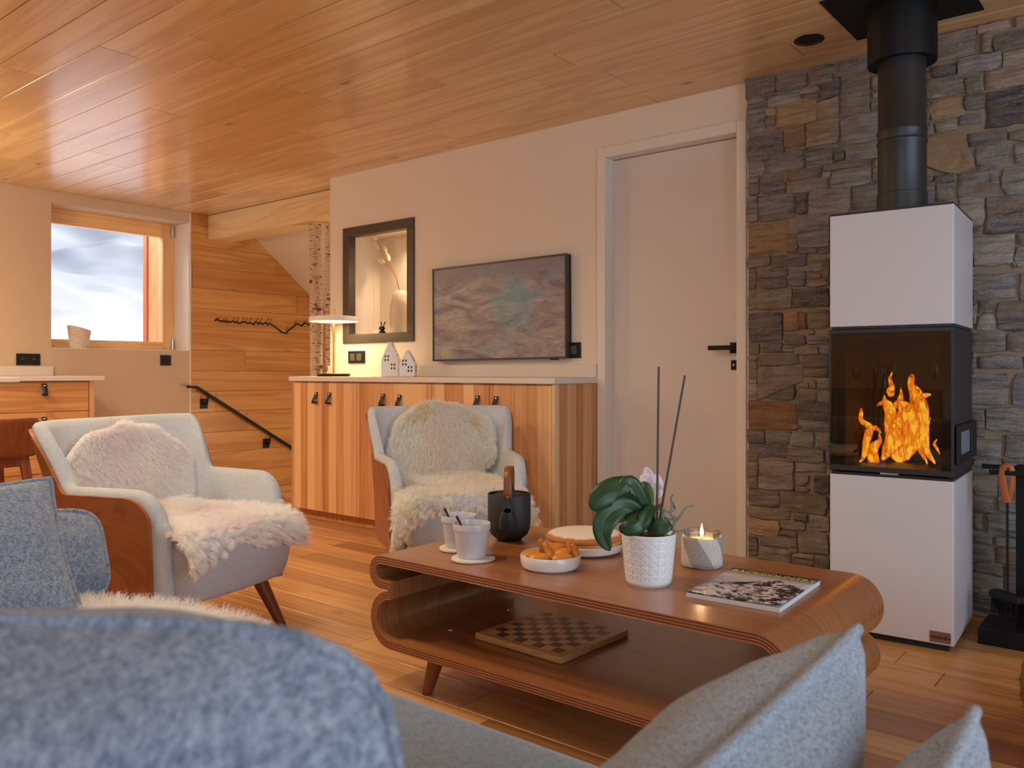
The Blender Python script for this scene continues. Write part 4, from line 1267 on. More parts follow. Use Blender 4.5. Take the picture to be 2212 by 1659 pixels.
TONG = [
    (0.00, [(290, 1478, 10), (345, 1430, 26), (370, 1370, 50), (385, 1240, 70), (425, 1130, 74), (395, 1085, 60), (345, 1040, 46), (325, 985, 44), (335, 935, 30), (340, 905, 4)]),
    (0.02, [(470, 1478, 90), (445, 1380, 110), (470, 1300, 90), (520, 1240, 40), (525, 1180, 18), (520, 1110, 4)]),
    (-0.02, [(430, 1120, 50), (480, 1110, 44), (520, 1140, 18), (535, 1165, 4)]),
    (0.03, [(545, 1435, 30), (590, 1370, 90), (640, 1280, 130), (680, 1180, 150), (720, 1070, 120), (735, 960, 60), (720, 900, 6)]),
    (-0.01, [(700, 1290, 60), (720, 1210, 100), (700, 1130, 80), (660, 1080, 40), (690, 1040, 30), (730, 1010, 6)]),
    (0.05, [(640, 1180, 110), (615, 1080, 80), (640, 980, 100), (610, 890, 96), (580, 830, 50), (566, 770, 4)]),
    (0.04, [(600, 880, 40), (560, 855, 46), (515, 868, 30), (483, 890, 4)]),
    (0.07, [(640, 790, 40), (632, 740, 70), (650, 690, 50), (625, 620, 34), (645, 560, 20), (655, 525, 3)]),
    (0.06, [(690, 900, 90), (730, 840, 70), (745, 770, 34), (735, 720, 14), (752, 690, 3)]),
    (0.00, [(800, 1440, 30), (810, 1330, 90), (820, 1200, 120), (830, 1080, 150), (815, 960, 140), (790, 890, 90), (740, 850, 40), (700, 835, 6)]),
    (0.03, [(890, 1330, 60), (905, 1200, 150), (920, 1080, 170), (935, 960, 140), (920, 870, 150), (885, 790, 100), (865, 720, 70), (840, 640, 56), (855, 580, 50), (850, 555, 8)]),
    (-0.02, [(1090, 1480, 12), (1040, 1410, 40), (1000, 1320, 60), (975, 1220, 80), (985, 1120, 76), (1010, 1060, 36), (1045, 1005, 4)]),
    (0.05, [(900, 860, 80), (950, 800, 60), (1000, 775, 44), (1050, 768, 6)]),
    (0.06, [(930, 800, 60), (915, 720, 44), (890, 680, 8)]),
    (0.08, [(1010, 1480, 10), (960, 1380, 40), (930, 1300, 40), (890, 1240, 6)]),
    (0.07, [(1135, 1380, 6), (1105, 1320, 24), (1085, 1270, 26), (1105, 1225, 4)]),
    (0.08, [(1170, 1478, 24), (1190, 1400, 34), (1188, 1320, 10)]),
    (0.09, [(680, 1440, 120), (760, 1340, 180), (860, 1200, 200), (870, 1050, 180), (850, 960, 60)]),
]
YFL = stc.y - 0.06
for dy, pts in TONG:
    cl, ws = [], []
    P3 = [(P(1790 + x / 4.74, 690 + y / 4.74, Y=YFL + dy), w / 4.74 * 0.00225) for x, y, w in pts]
    n = 4 * (len(P3) - 1)
    for i in range(n + 1):
        f = i / 4
        a = min(int(f), len(P3) - 2)
        q = f - a
        pa, pb, pc, pd = (P3[max(0, min(len(P3) - 1, a + o))] for o in (-1, 0, 1, 2))
        cr = lambda A, B, C, D: 0.5 * (2 * B + (C - A) * q + (2 * A - 5 * B + 4 * C - D) * q * q + (3 * B - A - 3 * C + D) * q ** 3)
        cl.append(Vector([cr(pa[0][j], pb[0][j], pc[0][j], pd[0][j]) for j in range(3)]))
        ws.append(max(0.0006, cr(pa[1], pb[1], pc[1], pd[1]) * 0.5))
    zlo, zhi = f0 + 0.02, f1
    rings = []
    nn = 12
    for i, p in enumerate(cl):
        d = (cl[min(i + 1, n)] - cl[max(i - 1, 0)]).normalized()
        side = d.cross(Vector((0, 1, 0))).normalized()
        rings.append([p + side * math.cos(2 * PI * k / nn) * ws[i] * 0.92 + Vector((0, 1, 0)) * math.sin(2 * PI * k / nn) * ws[i] * 0.45 + Vector((0, 0.006 * math.sin(i * 0.7), 0)) for k in range(nn)])
    mb = MB().loft(rings)
    o = mb.build('flame', M['flame'], fire, angle=180)
    uvl = o.data.uv_layers.new(name='UVMap')
    zs = [v_.co.z for v_ in o.data.vertices]
    uvs = [0.0] * (2 * len(o.data.loops))
    for li, lo_ in enumerate(o.data.loops):
        uvs[2 * li + 1] = min(1, max(0, (zs[lo_.vertex_index] - f0) / 0.40))
    uvl.data.foreach_set('uv', uvs)
light('fire_glow', 'POINT', TS @ Vector((0, -0.02, f0 + 0.16)), 1.6, (1.0, 0.45, 0.14), size=0.08)
M['log'] = plain('charred_log', (44, 34, 28), 0.9, var=0.4, bump=0.8, bscale=60)
for i, (x0, y0, x1, y1, zq) in enumerate(((-0.13, 0.10, 0.15, 0.05, 0.05), (-0.10, 0.0, 0.13, 0.12, 0.105))):
    a, b = TS @ Vector((x0, y0, f0 + zq)), TS @ Vector((x1, y1, f0 + zq))
    tag(MB().tube([a + (b - a) * q for q in (0, 0.02, 0.3, 0.6, 0.98, 1)], [0.02, 0.03, 0.032, 0.029, 0.03, 0.02], 10).build('firewood_log', M['log']), ['charred log lying on the stove grate under the flames', 'charred log resting across the lower log in the stove'][i], 'log')

# ---- fire tools
tb0 = P(2112, 1390, z=0)
tools = thing('fire_tool_stand', (-0.38, 3.36, 0), 'black metal fire tool stand beside the stove', 'tool stand')
MB().box(tb0.x, tb0.x + 0.32, tb0.y + 0.0, tb0.y + 0.20, 0.0, 0.058).build('base', M['black_metal'], tools, False, bevel=0.003)
pxl = P(2196, 1200, Y=3.44).x
rodz = P(2150, 1010, Y=3.40).z
MB().box(pxl, pxl + 0.12, 3.42, 3.46, 0.0585, rodz + 0.012).build('post', M['black_metal'], tools, False, bevel=0.003)
x0r = P(2121, 1010, Y=3.43).x
for yy, zr, xs in ((3.43, rodz, x0r), (3.36, rodz - 0.012, x0r + 0.035)):
    MB().box(xs, pxl + 0.1, yy - 0.009, yy + 0.009, zr - 0.008, zr + 0.008).build('hook_bar', M['black_metal'], tools, False, bevel=0.002)
TY = 3.36
bt = thing('hearth_brush', P(2177, 1200, Y=TY), 'black hearth brush with a tan leather loop hanging on the tool stand', 'brush')
lp_pts = [(2176, 1086), (2171, 1070), (2165.5, 1045), (2163.5, 1025), (2166, 1011), (2175, 1004.5), (2184, 1008), (2188.5, 1022), (2187.5, 1045), (2182, 1070), (2177, 1086)]
zoff = 0.0
MB().tube([P(x, y, Y=TY - 0.002 + 0.018 * (i - 5) / 10) + Vector((0, 0, zoff)) for i, (x, y) in enumerate(lp_pts)], 0.0058, 8, sq=(1.0, 2.1)).build('leather_loop', M['leather_tan'], bt)
bz0, bz1 = P(2175, 1290, Y=TY).z, P(2175, 1380, Y=TY).z
bxp = P(2176, 1086, Y=TY).x
MB().tube([P(2176, 1084, Y=TY), P(2176.5, 1290, Y=TY)], 0.0042, 10).build('rod', M['black_metal'], bt)
ba, bb = P(2150, 1290, Y=TY), P(2204, 1308, Y=TY)
brc = Vector((bxp, TY, bz0))
MB(Matrix.Translation(brc) @ Matrix.Rotation(math.radians(-35), 4, 'Z')).box(-0.062, 0.062, -0.022, 0.022, -0.012, 0.016).build('brush_back', M['black_plastic'], bt, False, bevel=0.008, seg=3)
bs = MB(Matrix.Translation(brc) @ Matrix.Rotation(math.radians(-35), 4, 'Z'))
rq = random.Random(4)
for i in range(420):
    x, y = rq.uniform(-0.055, 0.055), rq.uniform(-0.018, 0.018)
    x1, y1, zz1 = x * 1.12 + rq.gauss(0, 0.004), y * 1.3 + rq.gauss(0, 0.004), -0.084 + rq.gauss(0, 0.004)
    bs.add([(x - 0.0011, y, -0.011), (x + 0.0011, y, -0.011), (x, y + 0.0016, -0.011), (x1, y1, zz1)], [(0, 1, 3), (1, 2, 3), (2, 0, 3)])
o = bs.build('bristles', M['black_metal'], bt, False)
o['kind'] = 'stuff'

# ---- jute pouf at the edge
pc = Vector((-0.055, 2.47, 0))
t = NT('jute')
v = t.coord('Object', (60, 60, 60), rnd=False)
t.color(t.mix(lin((176, 124, 72)), lin((112, 70, 36)), t.noise(v, 1.0, 4, 0.7)))
t.bump(t.noise(v, 1.0, 4, 0.7), 1.0, 0.01)
t.set(Roughness=0.95)
pf = []
for i in range(30):
    th = -PI / 2 + PI * i / 29
    pf.append((0.275 * max(0.0, math.cos(th)) ** 0.6 + 0.004 * (i % 2), 0.165 + 0.165 * math.sin(th)))
pouf = tag(MB().lathe(pf, pc, 56).build('jute_pouf', t.m), 'brown fibrous jute pouf standing on the floor near the fire tools', 'pouf')
fz = MB()
for i in range(1500):
    a, th = rq.uniform(0, 2 * PI), rq.uniform(-1.2, 1.2)
    rr_ = 0.275 * math.cos(th) ** 0.6
    n = Vector((math.cos(a), math.sin(a), 0.3 * math.sin(th)))
    p = pc + Vector((rr_ * math.cos(a), rr_ * math.sin(a), 0.165 + 0.165 * math.sin(th)))
    tt = p + n * rq.uniform(0.006, 0.016) + Vector((rq.gauss(0, 0.006), rq.gauss(0, 0.006), rq.gauss(0, 0.006)))
    fz.add([p + Vector((0, 0, 0.0008)), p - Vector((0, 0, 0.0008)), tt], [(0, 1, 2)])
o = fz.build('loose_fibres', t.m, pouf, False)
o['kind'] = 'stuff'

# ================================================================== COFFEE TABLE
TZ = 0.40
TY0, TY1 = 1.685, 2.350
TH = 0.025


def arc(cx, cz, r, a0, a1, n):
    return [(cx + r * math.cos(math.radians(a0 + (a1 - a0) * i / n)), cz + r * math.sin(math.radians(a0 + (a1 - a0) * i / n))) for i in range(n + 1)]


BOT = 0.126
prof = []
prof += arc(-1.877, 0.350, 0.05, 90, 270, 16)                # upper left curl, top to underside
prof += [(-1.850, 0.300), (-1.8385, 0.2995)]
prof += arc(-1.8345, (0.299 + BOT) / 2, (0.299 - BOT) / 2, 92, 270, 18)
prof += [(-1.5, BOT), (-1.1, BOT)]
prof += arc(-0.702, BOT + 0.0635, 0.0635, 270, 428, 16)
prof += arc(-0.712, 0.318, 0.082, -62, 90, 18)
prof += [(-1.0, TZ), (-1.4, TZ)]
pr = [Vector((x, z)) for x, z in prof]
clean = [pr[0]]
for p in pr[1:]:
    if (p - clean[-1]).length > 1e-4:
        clean.append(p)
pr = clean
NP = len(pr)
nrm = []
for i in range(NP):
    d = (pr[(i + 1) % NP] - pr[i - 1]).normalized()
    nrm.append(Vector((-d.y, d.x)))
area = sum(pr[i].x * pr[(i + 1) % NP].y - pr[(i + 1) % NP].x * pr[i].y for i in range(NP))
sg = 1 if area > 0 else -1
LAY = 7
table = thing('coffee_table', (-1.27, 2.02, 0), 'bent walnut plywood coffee table with an open shelf in front of the sofa', 'coffee table')
arcl = [0.0]
for i in range(NP):
    arcl.append(arcl[-1] + (pr[(i + 1) % NP] - pr[i]).length)
mb = MB()
vs, fs, mi, uv = [], [], [], []
offs = [TH * k / LAY for k in range(LAY + 1)]
for yv in (TY0, TY1):
    for k in range(LAY + 1):
        for i in range(NP):
            q = pr[i] + nrm[i] * sg * offs[k]
            vs.append((q.x, yv, q.y))
idx = lambda s, k, i: s * (LAY + 1) * NP + k * NP + (i % NP)
for i in range(NP):
    for s in (0, 1):
        for k in range(LAY):
            fs.append((idx(s, k, i), idx(s, k, i + 1), idx(s, k + 1, i + 1), idx(s, k + 1, i)))
            mi.append(1 + k % 2)
            uv.append([(0, 0)] * 4)
    for k in (0, LAY):
        fs.append((idx(0, k, i), idx(1, k, i), idx(1, k, i + 1), idx(0, k, i + 1)))
        mi.append(0)
        uv.append([(arcl[i], TY0), (arcl[i], TY1), (arcl[i + 1], TY1), (arcl[i + 1], TY0)])
me = bpy.data.meshes.new('body')
me.from_pydata(vs, [], fs)
for m_ in (M['table_ply'], M['ply_light'], M['ply_dark']):
    me.materials.append(m_)
me.polygons.foreach_set('material_index', mi)
ul = me.uv_layers.new(name='UVMap')
ul.data.foreach_set('uv', [c for q in uv for p in q for c in p])
me.polygons.foreach_set('use_smooth', [True] * len(fs))
me.update()
me.set_sharp_from_angle(angle=math.radians(40))
body = bpy.data.objects.new('body', me)
finish(body, 'body', table)
b_ = body.modifiers.new('bevel', 'BEVEL')
b_.width, b_.segments, b_.limit_method, b_.angle_limit = 0.0018, 2, 'ANGLE', math.radians(60)
for lx, ly, dx, dy in ((-1.69, 1.735, -0.055, 0.012), (-1.69, 2.30, -0.055, -0.012), (-0.85, 1.735, 0.055, 0.012), (-0.85, 2.30, 0.055, -0.012)):
    MB().tube([(lx, ly, BOT - 0.0005), (lx + dx * 0.95, ly + dy * 0.95, 0.001)], [0.0245, 0.015], 20).build('leg', M['leg_wood'], table)
SHZ = BOT + TH
for px, py in ((1099, 1317), (972, 1360)):
    q = P(px, py, z=SHZ)
    MB().lathe([(0, 0.0004), (0.011, 0.0004), (0.0105, 0.002), (0, 0.0022)], (q.x, q.y, SHZ), 20).build('screw_cap', M['steel'], table)

# ---- chess board on the shelf
cq = [P(*p, z=SHZ + 0.020) for p in ((1032, 1369), (1169, 1316), (1351, 1355), (1220, 1424))]
cc = sum(cq, Vector()) / 4
side = sum((cq[(i + 1) % 4] - cq[i]).length for i in range(4)) / 4
ang = math.atan2(cq[3].y - cq[0].y, cq[3].x - cq[0].x)
TB = Matrix.Translation((cc.x, cc.y, SHZ)) @ Matrix.Rotation(ang, 4, 'Z')
M['board_pale'] = wood('board_pale', (226, 176, 116), (212, 156, 98), (174, 114, 66), 'X', 3.0, 0.35, 0.0, 0.2)
M['board_dark'] = plain('board_dark', (112, 74, 58), 0.35, var=0.12)
M['board_light'] = plain('board_light', (240, 194, 142), 0.35, var=0.10)
chess = thing('chess_board', (cc.x, cc.y, SHZ), 'wooden chess board lying on the lower shelf of the coffee table', 'chess board', None, ang)
hs = side / 2
MB(TB).box(-hs, hs, -hs, hs, 0.0006, 0.0198).build('board', M['board_pale'], chess, False, bevel=0.004, seg=3)
sq_ = (side - 0.05) / 8
for i in range(8):
    for j in range(8):
        x, y = (i - 4) * sq_, (j - 4) * sq_
        MB(TB).box(x + 0.0003, x + sq_ - 0.0003, y + 0.0003, y + sq_ - 0.0003, 0.0190, 0.0201).build('dark_square' if (i + j) % 2 else 'light_square', M['board_dark'] if (i + j) % 2 else M['board_light'], chess, False)

# ---- cups on felt coasters
M['felt_white'] = fabric('felt_white', (228, 220, 210), (200, 190, 180), 500, 0.2, 0.4, weave=False)


def cup_set(px, py, rim_w, lab):
    b = P(px, py, z=TZ + 0.008)
    t_ = -b.x * SN + b.y * CS
    rr = rim_w / F_PX * t_ / 2
    co = thing('felt_coaster', (b.x, b.y, TZ), lab[0], 'coaster', 'felt coasters under the cups')
    mbc = MB()
    n = 40
    rings = []
    for r0, z0 in ((0.0, 0.0006), (0.061, 0.0006), (0.0645, 0.003), (0.0635, 0.007), (0.058, 0.0078), (0, 0.0078)):
        rings.append([(b.x + 0.006 + r0 * (1 + 0.02 * math.sin(3 * a)) * math.cos(a), b.y - 0.002 + r0 * (1 + 0.02 * math.sin(3 * a)) * math.sin(a), TZ + z0) for a in np.linspace(0, 2 * PI, n, endpoint=False)])
    mbc.loft(rings).build('pad', M['felt_white'], co)
    pa = P(px + 40, py - 2, z=TZ + 0.008)
    MB().tube([pa + Vector((-0.014, -0.006, 0.0002)), pa + Vector((0.012, 0.006, 0.0002))], 0.0016, 6).build('label_loop', M['leather_black'], co)
    cu = thing('cup', (b.x, b.y, TZ + 0.008), lab[1], 'cup', 'stoneware cups on the coffee table')
    h = rr * 1.78
    pr_ = [(0, 0.0003), (rr * 0.74, 0.0003), (rr * 0.77, 0.004), (rr * 0.90, h * 0.70), (rr * 0.935, h * 0.80), (rr * 0.985, h * 0.815), (rr * 1.0, h * 0.96), (rr * 0.985, h), (rr * 0.955, h * 0.995), (rr * 0.93, h * 0.9), (rr * 0.72, 0.012), (0, 0.010)]
    MB().lathe(pr_, (b.x, b.y, TZ + 0.008), 44, False).build('body', M['stoneware'], cu)
    spn = thing('spoon', (b.x, b.y, TZ + 0.02), lab[2], 'spoon', 'spoons standing in the cups')
    s0, s1 = Vector((b.x + rr * 0.25, b.y - 0.01, TZ + 0.026)), P(px - 22, py - (h * 1.27) / t_ * F_PX, z=TZ + 0.008 + h * 1.16)
    sv = (s1 - Vector((b.x, b.y, TZ + h)))
    s1 = Vector((b.x - rr * 0.80, b.y - 0.018, TZ + h * 1.26))
    MB().tube([s0 + (s1 - s0) * q for q in (0, 0.5, 0.85, 0.97, 1.0)], [0.003, 0.003, 0.0042, 0.0042, 0.002], 8, sq=(1.4, 0.5)).build('handle', plain('bronze', (120, 80, 62), 0.25, metal=1.0), spn)
    MB().tube([s0 + (s1 - s0) * q for q in (-0.06, 0.0, 0.12, 0.2)], [0.003, 0.009, 0.010, 0.004], 10, sq=(1.0, 0.3)).build('bowl', M['steel'], spn)


cup_set(1019, 1202, 82, ('white felt coaster under the nearer stoneware cup', 'nearer of the two grey white stoneware cups, standing in front', 'dark teaspoon in the nearer stoneware cup'))
cup_set(991, 1180, 77, ('white felt coaster under the farther cup, at the back edge', 'farther stoneware cup partly hidden behind the other cup', 'dark teaspoon in the farther stoneware cup'))

# ---- teapot
tb = P(1100, 1165, z=TZ)
R0 = 46.5 / F_PX * (-tb.x * SN + tb.y * CS)
tp = thing('teapot', (tb.x, tb.y, TZ), 'matte black teapot with a wooden strap handle on the coffee table', 'teapot')
hB = R0 * 2.12
o3 = Vector((tb.x, tb.y, TZ))
MB().lathe([(0, 0.0005), (R0 * 0.56, 0.0005), (R0 * 0.60, 0.004), (R0 * 0.86, R0 * 0.28), (R0 * 0.97, R0 * 0.55), (R0, R0 * 0.8), (R0, hB), (R0 * 0.985, hB + 0.002), (R0 * 0.95, hB), (R0 * 0.94, hB - 0.006), (0, hB - 0.007)], o3, 56, False).build('body', M['teapot'], tp)
MB().lathe([(R0 * 0.66, hB - 0.0065), (R0 * 0.68, hB - 0.002), (R0 * 0.60, hB + 0.001), (R0 * 0.42, hB - 0.002), (0, hB - 0.003)], o3, 40, False).build('lid', M['teapot'], tp)
toCam = Vector((-o3.x, -o3.y, 0)).normalized()
sdir = (Matrix.Rotation(math.radians(-4), 4, 'Z') @ toCam)
sp0 = o3 + sdir * (R0 * 0.9) + Vector((0, 0, hB * 0.46))
sp1 = o3 + sdir * (R0 * 1.22) + Vector((0, 0, hB * 0.72))
MB().tube([sp0 + Vector((0, 0, -0.016)), sp0 + (sp1 - sp0) * 0.35 + Vector((0, 0, -0.006)), sp0 + (sp1 - sp0) * 0.75, sp1], [0.030, 0.029, 0.021, 0.0155], 20).build('spout', M['teapot'], tp)
dsp = (sp1 - sp0).normalized()
MB().tube([sp1 + dsp * 0.0002, sp1 + dsp * 0.0008], [0.0115, 0.0115], 16).build('spout_shade_disc', plain('spout_shade', (6, 6, 6), 0.95, spec=0.0), tp)  # black disc stands in for the shaded inside of the spout
hd_ = sdir
for q in (-1,):
    c_ = o3 + hd_ * (q * R0 * 0.84) + Vector((0, 0, hB))
    MB().tube([c_ + Vector((0, 0, -0.008)), c_ + Vector((0, 0, 0.012)) + hd_ * (0.004 * q), c_ + Vector((0, 0, 0.028)) + hd_ * (0.002 * q)], [0.016, 0.009, 0.010], 10).build('lug', M['teapot'], tp)
sw = (Vector((0, 0, 1)).cross(hd_)).normalized() * 0.0135
hp_ = []
for i in range(25):
    a = PI * i / 24
    e = 0.55
    hp_.append(o3 + hd_ * (math.copysign(abs(math.cos(a)) ** e, math.cos(a)) * R0 * (0.98 if i < 12 else 0.86)) + Vector((0, 0, hB - (0.010 if i < 12 else 0) + (0.098 if i < 12 else 0.088) * math.sin(a) ** 0.75)))
m_ = MB()
m_.add([p + s_ for p in hp_ for s_ in (-sw, sw)], [(2 * i, 2 * i + 1, 2 * i + 3, 2 * i + 2) for i in range(24)])
hnd = m_.build('handle', M['walnut'], tp, solid=0.004, angle=80)
pv = hp_[0] + Vector((0, 0, 0.010)) + hd_ * 0.004
MB().tube([pv, pv + hd_ * 0.003], [0.0045, 0.004], 12).build('handle_pin', M['steel'], hnd)

# ---- biscuits in a dish
db = P(1189, 1226, z=TZ)
dist_ = -db.x * SN + db.y * CS
RD = 65 / F_PX * dist_
dish = thing('small_dish', (db.x, db.y, TZ), 'small round white dish holding golden madeleines', 'dish')
M['dish'] = plain('dish_white', (232, 228, 226), 0.28, var=0.03, coat=0.4)
MB().lathe([(0, 0.0005), (RD * 0.86, 0.0005), (RD * 0.95, 0.006), (RD * 0.995, 0.018), (RD, 0.038), (RD * 0.985, 0.040), (RD * 0.965, 0.038), (RD * 0.955, 0.020), (RD * 0.90, 0.009), (0, 0.007)], (db.x, db.y, TZ), 56, False).build('bowl', M['dish'], dish)
t = NT('madeleine')
sp_ = t.node('ShaderNodeSeparateXYZ')
t.link(t.coord('Object', (1, 1, 1), rnd=False), sp_.inputs[0])
rimf = t.ramp(t.math('MULTIPLY', t.math('ABSOLUTE', sp_.outputs[2]), 100.0), [(0.05, (1, 1, 1)), (0.55, (0, 0, 0))])
t.color(t.mix(t.mix(lin((234, 160, 66)), lin((206, 116, 38)), t.noise(t.coord(), 60, 4)), lin((150, 76, 28)), t.math('MULTIPLY', rimf, 0.8)))
t.bump(t.noise(t.coord(), 200, 3), 0.3, 0.002)
t.set(Roughness=0.32, Subsurface_Weight=0.1, Subsurface_Radius=(0.01, 0.004, 0.002))
M['madeleine'] = t.m
right = Vector((CS, SN, 0))
fwd = Vector((-SN, CS, 0))
def DP(px, py, dd):
    u = (px - CX) / F_PX
    t_ = dist_ - dd
    return Vector((t_ * (-SN + u * CS), t_ * (CS + u * SN), EYE + t_ * (HY - py) / F_PX))


# pixel-free description: long axis and flat normal in (right, forward, up)
MAD = [((1166, 1205, 0.035), (1, 0.1, 0.0), (0.0, -0.35, 1), 'plump madeleine lying at the front left of the dish'),
       ((1214, 1206, 0.032), (1, -0.05, 0.02), (0.05, -0.35, 1), 'plump madeleine lying at the front right of the dish'),
       ((1147, 1200, -0.005), (1, 0.2, 0.18), (-0.2, -0.5, 1), 'flat madeleine lying at the left rim of the dish'),
       ((1201, 1184, -0.025), (1, 0.2, 0.10), (-0.1, -0.5, 1), 'glossy madeleine on top at the back of the pile'),
       ((1212, 1196, 0.005), (1, 0.0, 0.28), (-0.25, -0.6, 1), 'madeleine tilted across the middle of the pile'),
       ((1171, 1186, -0.005), (-0.25, 0, 1), (1, -0.35, 0.3), 'thin madeleine standing upright at the top left of the pile'),
       ((1184, 1193, 0.018), (-0.45, 0.1, 1), (1, -0.6, 0.45), 'second upright madeleine leaning in the middle of the pile'),
       ((1233, 1193, -0.005), (-0.42, 0.1, 1), (1, -0.5, 0.45), 'madeleine standing on edge against the right rim of the dish'),
       ((1242, 1196, 0.004), (-0.35, 0.1, 1), (1, -0.3, 0.4), 'outermost madeleine standing on edge at the right rim')]
proto_me = None
for (px_, py_, dd_), la_, nm_, lab in MAD:
    if proto_me is None:
        mb = MB()

        def mad(u, v):
            e = math.sin(PI * (u - 0.5))
            c_ = math.cos(PI * (u - 0.5))
            s_ = math.sin(2 * PI * v)
            w_ = 0.0175 * c_ ** 0.7 * (1.0 - 0.20 * e)
            th_ = (0.0125 * c_ ** 0.8 if s_ > 0 else 0.0062 * c_ ** 0.8 * (1 + 0.15 * math.cos(12 * PI * v)))
            return (0.0305 * e, w_ * math.copysign(abs(math.cos(2 * PI * v)) ** 0.85, math.cos(2 * PI * v)), th_ * s_)
        mb.grid(mad, 16, 28)
        o = mb.build('madeleine', M['madeleine'], None, weld=True, angle=180)
        proto_me = o.data
    else:
        o = bpy.data.objects.new('madeleine', proto_me)
        COL.objects.link(o)
    wx = (right * la_[0] + fwd * la_[1] + Vector((0, 0, la_[2]))).normalized()
    wz = (right * nm_[0] + fwd * nm_[1] + Vector((0, 0, nm_[2])))
    wz = (wz - wx * wz.dot(wx)).normalized()
    wy = wz.cross(wx)
    R3 = Matrix((wx, wy, wz)).transposed().to_4x4()
    o.matrix_world = Matrix.Translation(DP(px_, py_, dd_)) @ R3
    tag(o, lab, 'cake', 'madeleines in the small dish')

# ---- cake on a plate
cb = P(1262, 1190, z=TZ)
dist_ = -cb.x * SN + cb.y * CS
RC = 85 / F_PX * dist_
plate = tag(MB().lathe([(0, 0.0005), (RC * 0.84, 0.0005), (RC * 0.95, 0.008), (RC, 0.028), (RC * 0.985, 0.030), (RC * 0.96, 0.027), (RC * 0.90, 0.012), (0, 0.009)], (cb.x, cb.y, TZ), 60, False).build('cake_plate', M['dish']), 'shallow white plate under the round cake', 'plate')
cake = thing('round_cake', (cb.x, cb.y, TZ + 0.0095), 'round golden cake dusted with icing sugar on a white plate', 'cake')
t = NT('cake_side')
t.color(t.mix(lin((226, 172, 96)), lin((196, 128, 60)), t.noise(t.coord(), 30, 4)))
t.bump(t.noise(t.coord(), 120, 3), 0.5, 0.003)
t.set(Roughness=0.8)
RK = RC * 0.93
MB().lathe([(0, 0.0003), (RK * 0.93, 0.0003), (RK, 0.012), (RK * 1.01, 0.022), (RK * 0.99, 0.029), (0, 0.029)], (cb.x, cb.y, TZ + 0.0095), 60).build('sponge', t.m, cake)
t = NT('cake_crust')
oi = t.coord('Object', (1, 1, 1), rnd=False)
sep = t.node('ShaderNodeSeparateXYZ')
t.link(oi, sep.inputs[0])
up = t.math('MULTIPLY', t.math('SUBTRACT', sep.outputs[2], TZ + 0.0555), 120.0)
sug = t.math('ADD', up, t.math('MULTIPLY', t.noise(oi, 60, 5, 0.7), 1.2))
sugar = t.ramp(sug, [(0.55, (0, 0, 0)), (1.0, (1, 1, 1))])
cr_ = t.mix(lin((206, 136, 78)), lin((170, 98, 50)), t.noise(oi, 25, 4))
t.color(t.mix(cr_, lin((240, 228, 222)), t.math('MULTIPLY', sugar, 0.9)))
t.bump(t.noise(oi, 150, 3), 0.5, 0.003)
t.set(Roughness=0.85)
MB().lathe([(RK * 1.0, 0.0295), (RK * 1.05, 0.032), (RK * 1.06, 0.038), (RK * 1.02, 0.045), (RK * 0.9, 0.050), (RK * 0.6, 0.053), (0, 0.054)], (cb.x, cb.y, TZ + 0.0095), 60, False).build('sugared_top', t.m, cake)

# ---- orchid
ob = P(1401, 1259, z=TZ)
dO = -ob.x * SN + ob.y * CS
RT, RB_ = 59.5 / F_PX * dO * 0.985, 48 / F_PX * dO
HP = 0.131
pot = thing('plant_pot', (ob.x, ob.y, TZ), 'white embossed plant pot holding the orchid on the coffee table', 'plant pot')
o3 = Vector((ob.x, ob.y, TZ))
NS, NZ = 288, 104


def star(a, z):
    """raised star lattice: grid lines and diagonals around the pot"""
    n = 18
    u = a / (2 * PI) * n
    v = z / HP * 6.2
    fu, fv = u % 1, v % 1
    d = min(abs(fu - 0.0), abs(fu - 1.0), abs(fv), abs(fv - 1), abs(fu - fv) * 0.7, abs(fu + fv - 1) * 0.7)
    return max(0, 1 - d / 0.055)


def pot_pt(u, v):
    z = 0.0005 + (HP - 0.0005) * u
    a = 2 * PI * v
    rr = RB_ + (RT - RB_) * (u ** 0.8)
    if u < 0.05:
        rr -= 0.004 * (1 - u / 0.05)
    e = star(a, z - 0.012) * 0.0015 if 0.12 < u < 0.95 else 0
    return (o3.x + (rr - e) * math.cos(a), o3.y + (rr - e) * math.sin(a), TZ + z)


mb = MB().grid(pot_pt, NZ, NS)
mb.lathe([(RT, HP), (RT - 0.002, HP + 0.0015), (RT - 0.004, HP), (RT - 0.006, HP - 0.02), (0, HP - 0.02)], o3, NS, False)
mb.lathe([(0, 0.0004), (RB_ - 0.003, 0.0004)], o3, 48, False)
mb.build('pot', M['ceramic'], pot, weld=True, angle=60)
orch = thing('orchid', o3 + Vector((0, 0, HP - 0.018)), 'orchid with glossy dark green leaves and one pale bloom', 'orchid')
M['bark'] = plain('bark_mix', (62, 40, 28), 0.9, var=0.4)
M['leaf'] = plain('orchid_leaf', (34, 70, 34), 0.42, var=0.35, coat=0.05)
M['leaf_light'] = plain('orchid_leaf_light', (84, 100, 52), 0.35, var=0.2)
M['root'] = plain('orchid_root', (120, 134, 126), 0.7, var=0.2)
M['stake'] = plain('stake_purple', (84, 66, 70), 0.6)
mb = MB()
for i in range(60):
    a, r_ = rq.uniform(0, 2 * PI), RT * 0.70 * math.sqrt(rq.random())
    p = o3 + Vector((r_ * math.cos(a), r_ * math.sin(a), HP - 0.014))
    T_ = Matrix.Translation(p) @ Matrix.Rotation(rq.uniform(0, 3), 4, 'Z') @ Matrix.Rotation(rq.uniform(-0.5, 0.5), 4, 'X')
    s_ = rq.uniform(0.006, 0.013)
    mb.box(-s_, s_, -s_ * 0.6, s_ * 0.6, -s_ * 0.5, s_ * 0.5, T_)
